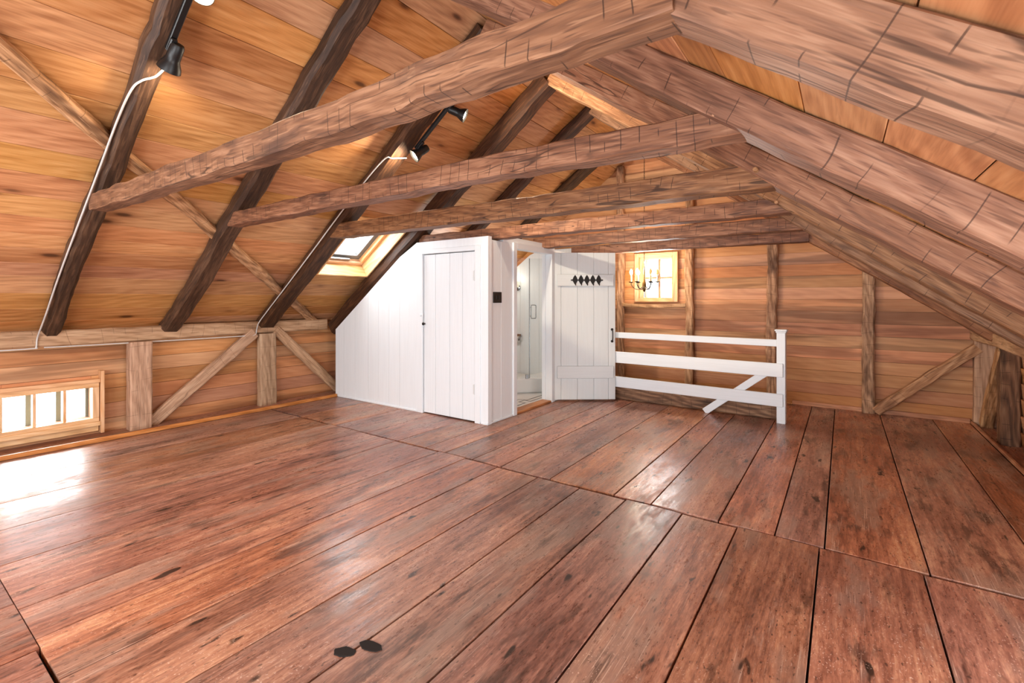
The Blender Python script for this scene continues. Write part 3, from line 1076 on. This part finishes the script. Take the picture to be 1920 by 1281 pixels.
for off in (0.0, 0.075):
    px = [(-3.20 - off, 4.36), (-3.20 - off, 4.86 - off), (-3.30 - off, 4.86 - off), (-3.30 - off, 4.98), (-3.20 - off, 4.98 + off * 0.4), (-3.20 - off, 5.6)]
    for p, q in zip(px, px[1:]):
        seg_strip(p, q)

wall_bath_far = empty('wall_bath_far', (-4.4, 6.8, 0), 'white boarded end wall inside the bathroom', 'wall', kind='structure')
xe = [-5.9 + 0.19 * i for i in range(16)]
for p, q in zip(xe, xe[1:]):
    if q > -3.09:
        q = -3.09
    if q - p > 0.03:
        vboard('board', wall_bath_far, p, q, 0.0, lambda x: min(ZL(x) + 0.06, 2.12), 6.785, 6.81, M_WHITE)

# ---- open bathroom door
H = Vector((-3.03, 5.245, 0))
T = Vector((-2.392, 5.722, 0))
dl = (T - H).length
ed = (T - H).normalized()
nd = Vector((ed.y, -ed.x, 0))          # faces the camera side
d2 = empty('door_2', H, 'open white plank door of the bathroom with two battens', 'door', kind='structure')


def on_door(name, s0, s1, n0, n1, z0, z1, mat, parent=d2, c=0.003):
    cen = H + ed * (s0 + s1) / 2 + nd * (n0 + n1) / 2 + Vector((0, 0, (z0 + z1) / 2))
    if z1 - z0 >= s1 - s0:
        return slab(name, cen, ((0, 0, 1), nd, Vector((0, 0, 1)).cross(nd)), (z1 - z0, n1 - n0, s1 - s0), mat, parent, c)
    return slab(name, cen, (ed, (0, 0, 1), ed.cross(Vector((0, 0, 1)))), (s1 - s0, z1 - z0, n1 - n0), mat, parent, c)


fr = [0.0, 0.125, 0.39, 0.65, 0.885, 1.0]
for p, q in zip(fr, fr[1:]):
    on_door('plank', p * dl + 0.001, q * dl - 0.001, -0.015, 0.015, 0.022, 1.895, M_DOORW, c=0.0035)
on_door('batten', 0.06 * dl, 0.965 * dl, 0.015, 0.042, 1.468, 1.617, M_DOORW, c=0.005)
on_door('batten', 0.06 * dl, 0.965 * dl, 0.015, 0.042, 0.295, 0.452, M_DOORW, c=0.005)
hp = H + ed * 0.945 * dl + nd * 0.015
hd = tube('handle', [hp + nd * 0.004 + Vector((0, 0, 0.765)), hp + nd * 0.035 + Vector((0, 0, 0.79)), hp + nd * 0.042 + Vector((0, 0, 0.84)),
                     hp + nd * 0.035 + Vector((0, 0, 0.89)), hp + nd * 0.004 + Vector((0, 0, 0.915))], 0.0065, M_IRON, d2)
hd['label'] = 'black iron pull handle'
for zz in (0.765, 0.915):
    lathe('handle_rose', [(0.017, 0), (0.017, 0.004), (0.01, 0.008)], M_IRON, hp + Vector((0, 0, zz)), nd, hd, 12)
for zz in (0.25, 1.55):
    bar('hinge', H + Vector((0.004, 0.004, zz)), H + Vector((0.004, 0.004, zz + 0.09)), 0.007, M_WHITE, d2)

rack = empty('coat_rack', H + ed * 0.55 * dl + nd * 0.043 + Vector((0, 0, 1.54)), 'black cast iron coat rack with five leaf shaped hooks on the open door', 'coat rack')
rk0 = H + nd * 0.038 + Vector((0, 0, 1.545))
on_door('bar', 0.277 * dl, 0.79 * dl, 0.042, 0.049, 1.535, 1.552, M_IRON, rack, 0.002)
for k in range(5):
    s = (0.345 + 0.0945 * k) * dl
    c0 = H + ed * s + nd * 0.043
    pr = [(0.0, 0.066), (0.012, 0.05), (0.024, 0.03), (0.031, 0.008), (0.03, -0.012), (0.02, -0.032), (0.009, -0.05), (0.0, -0.058)]
    pts = pr + [(-x_, z_) for x_, z_ in pr[-2:0:-1]]
    V = [(x_, z_, 0.0) for x_, z_ in pts] + [(x_ * 0.8, z_ * 0.8, 0.011) for x_, z_ in pts]
    n_ = len(pts)
    F = [tuple(range(n_)), tuple(range(2 * n_ - 1, n_ - 1, -1))] + [(i, i + n_, (i + 1) % n_ + n_, (i + 1) % n_) for i in range(n_)]
    lf_ = mesh_obj('leaf_plate', V, F, M_IRON, frame(c0 + Vector((0, 0, 1.545)), ed, (0, 0, 1), nd), rack)
    tube('hook', [c0 + nd * 0.008 + Vector((0, 0, 1.515)), c0 + nd * 0.02 + Vector((0, 0, 1.487)), c0 + nd * 0.04 + Vector((0, 0, 1.478)), c0 + nd * 0.05 + Vector((0, 0, 1.497))],
         0.0045, M_IRON, lf_, 6)

sw = empty('switch_plate', (XS1, 4.04, 1.32), 'square black switch plate on the white wall beside the doorway', 'switch plate')
box('plate', (XS1, 3.965, 1.262), (XS1 + 0.006, 4.115, 1.378), M_BLACK, sw, 0.002)
box('toggle', (XS1 + 0.006, 4.006, 1.302), (XS1 + 0.014, 4.022, 1.338), M_BLACK, sw, 0.002)
box('toggle', (XS1 + 0.006, 4.058, 1.302), (XS1 + 0.014, 4.074, 1.338), M_BLACK, sw, 0.002)

# ---- bathroom things
A = Vector((-4.0, 4.937, 0))
B = Vector((-3.13, 5.865, 0))
eg = (B - A).normalized()
ng = Vector((eg.y, -eg.x, 0))


def on_glass(name, s0, s1, n0, n1, z0, z1, mat, parent, c=0.003):
    cen = A + eg * (s0 + s1) / 2 + ng * (n0 + n1) / 2 + Vector((0, 0, (z0 + z1) / 2))
    return slab(name, cen, (eg, -ng, (0, 0, 1)), (s1 - s0, n1 - n0, z1 - z0), mat, parent, c)


Lg = (B - A).length
sh = empty('shower_enclosure', (A + B) / 2, 'corner shower with clear glass panels on a white tray', 'shower')
on_glass('curb', 0, Lg, -0.04, 0.04, 0.026, 0.215, M_PORC, sh, 0.012)
V = [(-4.0, 4.95, 0.03), (-3.13, 5.88, 0.03), (-3.13, 6.78, 0.03), (-4.0, 6.78, 0.03)]
V = V + [(x_, y_, 0.12) for x_, y_, _ in V]
tray = mesh_obj('tray', V, [(0, 3, 2, 1), (4, 5, 6, 7), (0, 1, 5, 4), (1, 2, 6, 5), (2, 3, 7, 6), (3, 0, 4, 7)], M_PORC, None, sh)
s_split = (Vector((-3.519, 5.45, 0)) - A).length
gl1 = on_glass('glass_panel', 0.02, s_split - 0.004, -0.004, 0.004, 0.22, 1.86, M_SGLASS, sh, 0.001)
gl2 = on_glass('glass_door', s_split + 0.004, Lg - 0.02, -0.004, 0.004, 0.225, 1.86, M_SGLASS, sh, 0.001)
on_glass('edge_profile', s_split - 0.008, s_split + 0.003, -0.008, 0.008, 0.22, 1.86, M_CHROME, sh, 0.002)
on_glass('clamp', s_split - 0.06, s_split - 0.02, -0.012, 0.012, 0.215, 0.27, M_CHROME, sh, 0.003)
hs_ = A + eg * (s_split + 0.014) + ng * 0.03 + Vector((0, 0, 1.04))
dl_ = [(0.012, 0), (0.055, 0), (0.067, 0.012), (0.067, 0.09), (0.067, 0.168), (0.055, 0.18), (0.012, 0.18), (0, 0.168), (0, 0.09), (0, 0.012)]
hl_ = tube('handle', [hs_ + eg * p + Vector((0, 0, q)) for p, q in dl_], 0.006, M_CHROME, gl2, closed=True)
for q in (0.03, 0.15):
    bar('handle_stud', hs_ + Vector((0, 0, q)) - ng * 0.027, hs_ + Vector((0, 0, q)), 0.007, M_CHROME, hl_)

tp = empty('toilet_paper_holder', (-4.62, 6.785, 0.62), 'chrome toilet paper holder with a white roll seen through the doorway', 'paper holder')
box('back_plate', (-4.63, 6.77, 0.64), (-4.55, 6.785, 0.70), M_CHROME, tp)
tube('arm', [(-4.53, 6.772, 0.67), (-4.52, 6.72, 0.66), (-4.53, 6.71, 0.63), (-4.59, 6.71, 0.62), (-4.67, 6.71, 0.62)], 0.007, M_CHROME, tp)
lathe('roll', [(0.02, 0), (0.05, 0), (0.05, 0.1), (0.02, 0.1)], M_PAPER, (-4.65, 6.71, 0.61), (1, 0, 0), tp, 20, cap=False)
sn = empty('wall_sconce', (-4.62, 6.785, 1.5), 'lit white wall sconce inside the bathroom', 'wall lamp')
lathe('back_plate', [(0.05, 0), (0.05, 0.01), (0.03, 0.02)], M_CHROME, (-4.62, 6.785, 1.5), (0, -1, 0), sn)
tube('arm', [(-4.62, 6.77, 1.5), (-4.62, 6.70, 1.49), (-4.62, 6.69, 1.53)], 0.008, M_CHROME, sn)
shade = lathe('shade', [(0.03, 0), (0.05, 0.02), (0.06, 0.08), (0.055, 0.12)], plain('lit_sconce_shade', (255, 246, 225), 0.4, emit=(255, 238, 200), estr=1.6), (-4.66, 6.69, 1.5), (0, 0, 1), sn)


def point(name, loc, power, color, r=0.03, parent=None):
    d = bpy.data.lights.new(name, 'POINT')
    d.energy = power
    d.color = color
    d.shadow_soft_size = r
    o = bpy.data.objects.new(name, d)
    link(o, Matrix.Translation(Vector(loc)), parent)
    return o


point('sconce_light', (-4.7, 6.5, 1.66), 3, (1, 0.9, 0.75), 0.06, sn)
vl = lathe('ceiling_bath_lamp', [(0.02, 0), (0.09, -0.02), (0.11, -0.05), (0.08, -0.08), (0.01, -0.09)], plain('lit_globe', (255, 250, 240), 0.4, emit=(255, 246, 230), estr=4), (-4.55, 5.1, 1.82), (0, 0, 1))
meta(vl, 'white ceiling globe lamp above the bathroom', 'lamp')
vl.name = 'globe_lamp'
WM[vl.name] = WM['ceiling_bath_lamp']
st_ = bar('rod', (-4.55, 5.1, 1.81), (-4.55, 5.1, ZL(-4.55) + 0.15), 0.008, M_WHITE, vl)
point('globe_light', (-4.45, 5.2, 1.62), 24, (1, 0.96, 0.9), 0.08, vl)

# ================================================================== timber frame
LY = [(0.06, 0.2), (1.04, 1.165), (1.955, 2.13), (2.95, 3.165), (3.89, 4.09), (4.95, 5.10), (5.92, 6.08)]
RY = [(0.06, 0.2), (1.045, 1.177), (1.915, 2.115), (2.96, 3.18), (3.98, 4.16), (4.93, 5.10), (5.98, 6.16)]
LLAB = ['dark rough rafter of the left slope nearest the gable windows',
        'dark rafter on the left slope with white cable and the single spotlight turned away',
        'bare dark rafter on the left slope between the two spotlight rafters',
        'dark rafter on the left slope carrying two lit spotlights and a white cable',
        'dark rafter on the left slope meeting the sloping head of the closet wall',
        'dark rafter on the left slope above the bathroom, second from the far gable',
        'dark rafter on the left slope right beside the far gable wall']
RLAB = ['brown hewn rafter on the right slope nearest the gable windows',
        'wide brown rafter on the right slope, the largest one across the top right corner',
        'hewn rafter on the right slope with adze marks, second largest in view',
        'hewn rafter on the right slope, third from the top right corner',
        'brown rafter on the right slope, fourth from the top right corner',
        'thin looking rafter on the right slope, second from the far gable',
        'rafter on the right slope right beside the far gable, ending on the right plate']
RH = 0.134
for i, (ya, yb) in enumerate(LY):
    yc = (ya + yb) / 2
    p0 = Vector((-5.9, yc, ZL(-5.9))) + NL * RH / 2
    p1 = Vector((RX + 0.03, yc, ZL(RX + 0.03))) + NL * RH / 2
    h_ = RH
    if i == 4:
        p0 = Vector((-5.72, 3.985, ZL(-5.72) - 0.205)) + NL * 0.10
        p1 = Vector((RX + 0.03, 4.06, ZL(RX + 0.03) - 0.03)) + NL * 0.08
        h_ = 0.19
    o = timber('rafter', p0, p1, yb - ya, h_, NL, M_DARK, 10 + i, amp=0.010, cham=0.03, low=0.012)
    meta(o, LLAB[i], 'rafter', 'dark rafters of the left roof slope')
for i, (ya, yb) in enumerate(RY):
    yc = (ya + yb) / 2
    p0 = Vector((RX, yc, ZR(RX))) + NR * RH / 2
    p1 = Vector((1.105, yc, ZR(1.105))) + NR * RH / 2
    o = timber('rafter', p0, p1, yb - ya, RH, NR, M_HEWN, 30 + i, amp=0.006, cham=0.008, low=0.008, facet=5)
    meta(o, RLAB[i], 'rafter', 'brown hewn rafters of the right roof slope')

TL = ['longest hewn collar tie nearest the viewer, sweeping across the top of the room',
      'second hewn collar tie from the front, split by a long crack',
      'third hewn collar tie from the front, below the two lit spotlights',
      'hewn collar tie resting just above the white closet wall',
      'hewn collar tie just behind the open bathroom door head',
      'last and lowest looking collar tie, directly before the far gable wall']
TY = [(1.03, 1.14), (1.975, 2.10), (2.985, 3.13), (4.0, 4.13), (4.96, 5.085), (5.945, 6.08)]
TZ = [(1.925, 2.04), (1.93, 2.045), (1.93, 2.075), (1.93, 2.05), (1.925, 2.05), (1.92, 2.04)]
PEG = wood('peg_wood', (120, 84, 58), (176, 136, 100), (200, 164, 126), blotch=0, knots=0)
for i, ((ya, yb), (za, zb)) in enumerate(zip(TY, TZ)):
    xl = -4.43 if i != 0 else -4.40
    xr = -0.30
    if i == 3:
        xl = -4.15
    if i > 3:
        xl = -3.15 if i == 4 else -3.14
    yc, zc = (ya + yb) / 2, (za + zb) / 2
    o = timber('collar_tie', (xl, yc, zc + (0.012 if i < 4 else 0)), (xr, yc, zc), yb - ya, zb - za, (0, 0, 1), M_TIE, 50 + i, amp=0.009, cham=0.006, facet=5,
               bow=(-0.02, 0.008, -0.004, 0.0, 0.006, 0.0)[i], low=0.006)
    meta(o, TL[i], 'beam', 'hewn collar ties spanning the attic')
    if i in (1, 2, 3):
        xp = -0.40
        bar('peg', (xp, ya - 0.065, zc + 0.02), (xp, ya + 0.02, zc + 0.02), 0.013, PEG, o)

# plates, posts, braces, studs
o = timber('wall_plate', (-5.88, Y0 + 0.02, 0.945), (-5.885, 3.885, 0.95), 0.12, 0.145, (0, 0, 1), M_POST, 70, amp=0.006, low=0.010)
meta(o, 'long pale wall plate on top of the left knee wall under the dark rafters', 'beam')
o = timber('wall_plate', (1.19, 6.82, 0.93), (1.19, Y0 + 0.02, 0.92), 0.19, 0.125, (0, 0, 1), M_POST, 71, amp=0.006, low=0.010)
meta(o, 'pale wall plate on top of the right knee wall with a notched end', 'beam')
posts = [((-5.81, 1.755, 0), (-5.81, 1.755, 0.875), 0.185, 0.125, 'wide pale post in the left knee wall beside the three paned window', (0, 1, 0)),
         ((-5.835, 3.05, 0), (-5.835, 3.05, 0.88), 0.20, 0.10, 'pale post in the left knee wall between two diagonal braces', (0, 1, 0)),
         ((1.20, 6.79, 0), (1.20, 6.79, 0.875), 0.10, 0.18, 'pale corner post of the right knee wall with a peg hole', (0, 1, 0)),
         ((1.215, 6.02, 0), (1.215, 6.02, 0.875), 0.14, 0.13, 'dark short post of the right knee wall at the picture edge', (0, 1, 0))]
for i, (p, q, wy, wx, lab, up) in enumerate(posts):
    # local z follows world y
    o = timber('post', p, q, wx, wy, up, M_POST if i != 3 else M_SILL, 80 + i, amp=0.006, cham=0.012, low=0.006)
    meta(o, lab, 'post', 'short posts of the knee walls')
    if i == 2:
        lathe('peg_hole', [(0.013, 0), (0.013, 0.006)], M_HOLE, (1.165, 6.742, 0.80), (0, -1, 0), o, 12)
braces = [((-5.84, 1.86, 0.02), (-5.84, 2.90, 0.90), 0.06, 0.125, (1, 0, 0), M_POST, 'pale diagonal brace leaning right, up to the left plate beside the wide post'),
          ((-5.84, 3.16, 0.92), (-5.84, 4.05, 0.05), 0.06, 0.12, (1, 0, 0), M_POST, 'diagonal brace descending from the narrow post to the closet wall'),
          ((0.30, 6.77, 0.03), (1.14, 6.77, 0.80), 0.10, 0.10, (0, 1, 0), M_STUD, 'diagonal brace on the far gable wall running up to the corner post'),
          ((1.19, 6.70, 0.02), (1.19, 6.02, 0.86), 0.10, 0.09, (1, 0, 0), M_STUD, 'small steep brace in the right knee wall between corner post and dark post')]
for i, (p, q, a_, b_, up, mt, lab) in enumerate(braces):
    o = timber('brace', p, q, b_, a_, up, mt, 90 + i, amp=0.008, cham=0.01, low=0.008)
    meta(o, lab, 'brace', 'diagonal braces of the frame')
o = timber('wind_brace', (-3.40, 0.15, ZL(-3.40) + 0.115), (-5.90, 3.73, ZL(-5.90) + 0.115), 0.10, 0.07, NL, M_STUD, 99, amp=0.010, cham=0.015, low=0.01)
meta(o, 'long brown wind brace crossing diagonally behind the left rafters', 'brace', 'diagonal braces of the frame')
studs = [(-2.74, 0.10, 'rough stud on the far wall beside the open door edge'),
         (-1.735, 0.11, 'rough stud on the far wall right of the four paned window'),
         (-0.737, 0.115, 'gnarled stud on the far wall behind the white railing post'),
         (0.236, 0.115, 'rough stud on the far wall at the foot of the diagonal brace')]
for i, (x_, w_, lab) in enumerate(studs):
    top = min(ZL(x_), ZR(x_)) + BD - 0.01 - 0.717 * w_ / 2
    bot = -0.9 if x_ < -0.6 else 0.0
    o = timber('wall_stud', (x_, 6.775, bot), (x_, 6.775, top), w_, 0.09, (0, 1, 0), M_STUD, 110 + i, amp=0.013, cham=0.015, low=0.012)
    meta(o, lab, 'stud', 'rough studs of the far gable wall')
o = timber('window_ledge', (-2.70, 6.77, 1.222), (-1.785, 6.77, 1.222), 0.10, 0.055, (0, 0, 1), M_STUD, 120, amp=0.004, cham=0.008, bow=-0.02)
meta(o, 'bowed rough wooden ledge under the far window', 'ledge')
o = timber('sill_beam', (-2.94, 5.91, 0.085), (-0.58, 5.86, 0.085), 0.12, 0.17, (0, 0, 1), M_SILL, 121, amp=0.006, cham=0.012)
meta(o, 'weathered sill beam on the floor behind the white railing', 'beam')
bb = box('baseboard_far', (-0.52, Y1 - 0.05, 0), (1.09, Y1 - 0.02, 0.05), M_TRIM)
meta(bb, 'thin orange base strip along the far gable wall', 'baseboard', kind='structure')

# ================================================================== railing
PB = Vector((-0.53, 5.69, 0))
RE = Vector((-2.90, 5.83, 0))
rail = empty('railing', PB, 'white stair railing of three boards with one capped post and a diagonal brace', 'railing')
er = (PB - RE).normalized()
nr = Vector((er.y, -er.x, 0))
Lr = (PB - RE).length


def on_rail(name, s0, s1, n0, n1, z0, z1, c=0.004, parent=rail):
    cen = RE + er * (s0 + s1) / 2 + nr * (n0 + n1) / 2 + Vector((0, 0, (z0 + z1) / 2))
    return slab(name, cen, (er, -nr, (0, 0, 1)), (s1 - s0, n1 - n0, z1 - z0), M_WHITE, parent, c)


pst = slab('post', PB + Vector((0, 0, 0.475)), ((0, 0, 1), -nr, Vector((0, 0, 1)).cross(-nr)), (0.95, 0.075, 0.082), M_WHITE, rail, 0.004)
slab('cap', PB + Vector((0, 0, 0.975)), (er, -nr, (0, 0, 1)), (0.115, 0.105, 0.02), M_WHITE, pst, 0.006)
slab('cap_mould', PB + Vector((0, 0, 0.957)), (er, -nr, (0, 0, 1)), (0.098, 0.09, 0.018), M_WHITE, pst, 0.005)
slab('post', RE + Vector((0, 0, 0.45)), ((0, 0, 1), -nr, Vector((0, 0, 1)).cross(-nr)), (0.9, 0.075, 0.082), M_WHITE, rail, 0.004)
on_rail('rail', 0, Lr - 0.041, -0.012, 0.012, 0.802, 0.875)
on_rail('rail', 0, Lr + 0.022, 0.0375, 0.060, 0.487, 0.63)
on_rail('rail', 0, Lr + 0.022, 0.0375, 0.060, 0.178, 0.312)
b0 = RE + er * (Lr - 0.775) + nr * 0.012 + Vector((0, 0, 0.012))
b1 = RE + er * (Lr - 0.045) + nr * 0.012 + Vector((0, 0, 0.60))
eb = (b1 - b0).normalized()
slab('brace', (b0 + b1) / 2, (eb, -nr, eb.cross(-nr)), ((b1 - b0).length, 0.03, 0.075), M_WHITE, rail, 0.004)

# ================================================================== spotlights and cables


def spot(name, loc, aim, power, color, ang, parent, blend=0.5, r=0.03):
    d = bpy.data.lights.new(name, 'SPOT')
    d.energy = power
    d.color = color
    d.spot_size = math.radians(ang)
    d.spot_blend = blend
    d.shadow_soft_size = r
    o = bpy.data.objects.new(name, d)
    q = Vector(aim).normalized().to_track_quat('-Z', 'Y').to_matrix().to_4x4()
    link(o, Matrix.Translation(Vector(loc)) @ q, parent)
    return o


WARM = (1.0, 0.84, 0.63)


def head(parent, joint, aim, power, on=True, ang=110):
    """spotlight head: yoke, barrel with rounded back, flared shade, bulb face"""
    joint = Vector(joint)
    aim = Vector(aim).normalized()
    back = joint - aim * 0.03
    hd_ = lathe('lamp_head', [(0.012, -0.045), (0.03, -0.04), (0.037, -0.025), (0.038, 0.03), (0.038, 0.055), (0.044, 0.07), (0.058, 0.10), (0.063, 0.125),
                              (0.060, 0.125), (0.054, 0.10), (0.036, 0.062)], M_BLACK, back, aim, parent, 24, 35, cap=True)
    if on:
        lathe('bulb', [(0.012, 0.066), (0.040, 0.072), (0.050, 0.090), (0.046, 0.106), (0.026, 0.117), (0.004, 0.12)], M_LAMP, back, aim, hd_, 20)
        spot('lamp_light', back + aim * 0.13, aim, power, WARM, ang, hd_, 0.6, 0.045)
    else:
        lathe('bulb', [(0.012, 0.066), (0.040, 0.072), (0.050, 0.090), (0.046, 0.106), (0.026, 0.117), (0.004, 0.12)], M_LAMP, back, aim, hd_, 20)
    return hd_


def track(x0, x1, y, label, heads):
    t_ = empty('track_light', (x0, y, ZL(x0)), label, 'spotlight')
    p0 = Vector((x0, y, ZL(x0))) - NL * 0.017
    p1 = Vector((x1, y, ZL(x1))) - NL * 0.017
    slab('track', (p0 + p1) / 2, (SLP, Vector((0, 1, 0)), SLP.cross(Vector((0, 1, 0)))), ((p1 - p0).length, 0.035, 0.03), M_BLACK, t_, 0.004)
    for (xh, drop, aim, pw, ang) in heads:
        q0 = Vector((xh, y, ZL(xh))) - NL * 0.032
        q1 = q0 + Vector(drop)
        bar('stem', q0 + NL * 0.01, q1, 0.009, M_BLACK, t_)
        slab('adapter', q0 - NL * 0.008, (SLP, Vector((0, 1, 0)), SLP.cross(Vector((0, 1, 0)))), (0.09, 0.034, 0.024), M_BLACK, t_, 0.006)
        head(t_, q1, aim, pw, True, ang)
    return t_


track(-3.27, -2.70, 1.125, 'black track with two spotlights on the nearer left rafter',
      [(-3.23, (-0.02, 0.02, -0.05), (-0.60, -0.05, -0.64), 16, 150), (-2.84, (0.0, 0.02, -0.07), (0.35, -0.35, -0.8), 26, 130)])
track(-3.33, -2.86, 3.155, 'black track with two lit spotlights on the farther left rafter',
      [(-3.28, (-0.01, 0.03, -0.05), (-0.35, -0.55, -0.50), 40, 150), (-2.90, (0.02, 0.05, -0.035), (0.75, 0.55, -0.40), 150, 150)])

cab1 = [(-3.345, 1.135, ZL(-3.345) - 0.045), (-3.40, 1.115, ZL(-3.40) - 0.04), (-3.43, 1.10, ZL(-3.43) - 0.03), (-3.48, 1.06, ZL(-3.48) - 0.015), (-3.56, 1.035, ZL(-3.56) + 0.0), (-3.77, 1.028, ZL(-3.77) + 0.02), (-4.16, 1.025, ZL(-4.16) + 0.015),
        (-4.62, 1.022, ZL(-4.62) + 0.02), (-5.15, 1.022, ZL(-5.15) + 0.03), (-5.55, 1.022, ZL(-5.55) + 0.01), (-5.77, 1.02, 1.0), (-5.808, 1.015, 0.94), (-5.808, 1.01, 0.88),
        (-5.808, 0.98, 0.868), (-5.808, 0.6, 0.868), (-5.808, 0.2, 0.868)]
o = tube('power_cable', cab1, 0.0065, M_CABLE)
meta(o, 'white cable running down the nearer spotlight rafter to the left plate', 'cable', 'white cables of the spotlights')
cab2 = [(-3.42, 3.13, ZL(-3.42) - 0.03), (-3.47, 3.0, ZL(-3.47) - 0.02), (-3.54, 2.94, ZL(-3.54) + 0.005), (-4.0, 2.932, ZL(-4.0) + 0.03), (-4.65, 2.932, ZL(-4.65) + 0.03), (-5.2, 2.93, ZL(-5.2) + 0.03),
        (-5.55, 2.925, ZL(-5.55) + 0.03), (-5.76, 2.92, 1.02), (-5.81, 2.92, 0.94), (-5.81, 2.90, 0.875), (-5.81, 2.80, 0.867), (-5.808, 2.3, 0.866), (-5.805, 1.8, 0.868), (-5.805, 1.4, 0.868), (-5.806, 1.06, 0.872)]
o = tube('power_cable', cab2, 0.006, M_CABLE)
meta(o, 'white cable running down the farther spotlight rafter and along the left plate', 'cable', 'white cables of the spotlights')

# ================================================================== chandelier
CC = Vector((-2.215, 6.3, 0))
ch = empty('chandelier', CC + Vector((0, 0, 1.42)), 'small black candle chandelier hanging on a chain before the far window', 'chandelier')
lathe('column', [(0.006, 1.40), (0.018, 1.42), (0.024, 1.44), (0.026, 1.50), (0.022, 1.53), (0.012, 1.55), (0.008, 1.62), (0.014, 1.66), (0.008, 1.72), (0.004, 1.76)], M_BRASS, CC, (0, 0, 1), ch, 16)
V, F = [], []
zc = 1.76
k = 0
ztop = ZL(CC.x) + BD if CC.x < RX else ZR(CC.x) + BD
while zc < ztop - 0.005:
    b = len(V)
    for i in range(10):
        a = 2 * math.pi * i / 10
        for j in range(4):
            c_ = 2 * math.pi * j / 4
            rr = 0.007 + 0.002 * math.cos(c_)
            u, t_ = rr * math.cos(a), (rr + 0.008) * math.sin(a)
            n_ = 0.002 * math.sin(c_)
            V.append((u, n_, zc + 0.014 + t_) if k % 2 else (n_, u, zc + 0.014 + t_))
    for i in range(10):
        for j in range(4):
            F.append((b + i * 4 + j, b + ((i + 1) % 10) * 4 + j, b + ((i + 1) % 10) * 4 + (j + 1) % 4, b + i * 4 + (j + 1) % 4))
    zc += 0.024
    k += 1
chn = mesh_obj('chain', V, F, M_IRON, Matrix.Translation(CC), ch)
NA = 6
for i in range(NA):
    a = 2 * math.pi * i / NA + 0.30
    e = Vector((math.cos(a), math.sin(a), 0))
    arm = tube('arm', [CC + e * 0.02 + Vector((0, 0, 1.47)), CC + e * 0.07 + Vector((0, 0, 1.435)), CC + e * 0.13 + Vector((0, 0, 1.45)), CC + e * 0.17 + Vector((0, 0, 1.50)), CC + e * 0.172 + Vector((0, 0, 1.53))],
               0.005, M_IRON, ch, 6)
    base = CC + e * 0.172
    lathe('drip_pan', [(0.006, 1.525), (0.030, 1.532), (0.034, 1.54), (0.012, 1.536)], M_IRON, base, (0, 0, 1), arm, 14)
    lathe('candle', [(0.011, 1.536), (0.011, 1.625), (0.009, 1.628)], M_CANDLE, base, (0, 0, 1), arm, 12)
    lathe('bulb', [(0.006, 1.628), (0.013, 1.64), (0.021, 1.66), (0.022, 1.675), (0.014, 1.695), (0.003, 1.715)], M_BULB if i in (1, 2, 3, 4) else M_BULB2, base, (0, 0, 1), arm, 12)
point('chandelier_light', CC + Vector((-0.05, -0.02, 1.70)), 22, (1.0, 0.86, 0.68), 0.1, ch)
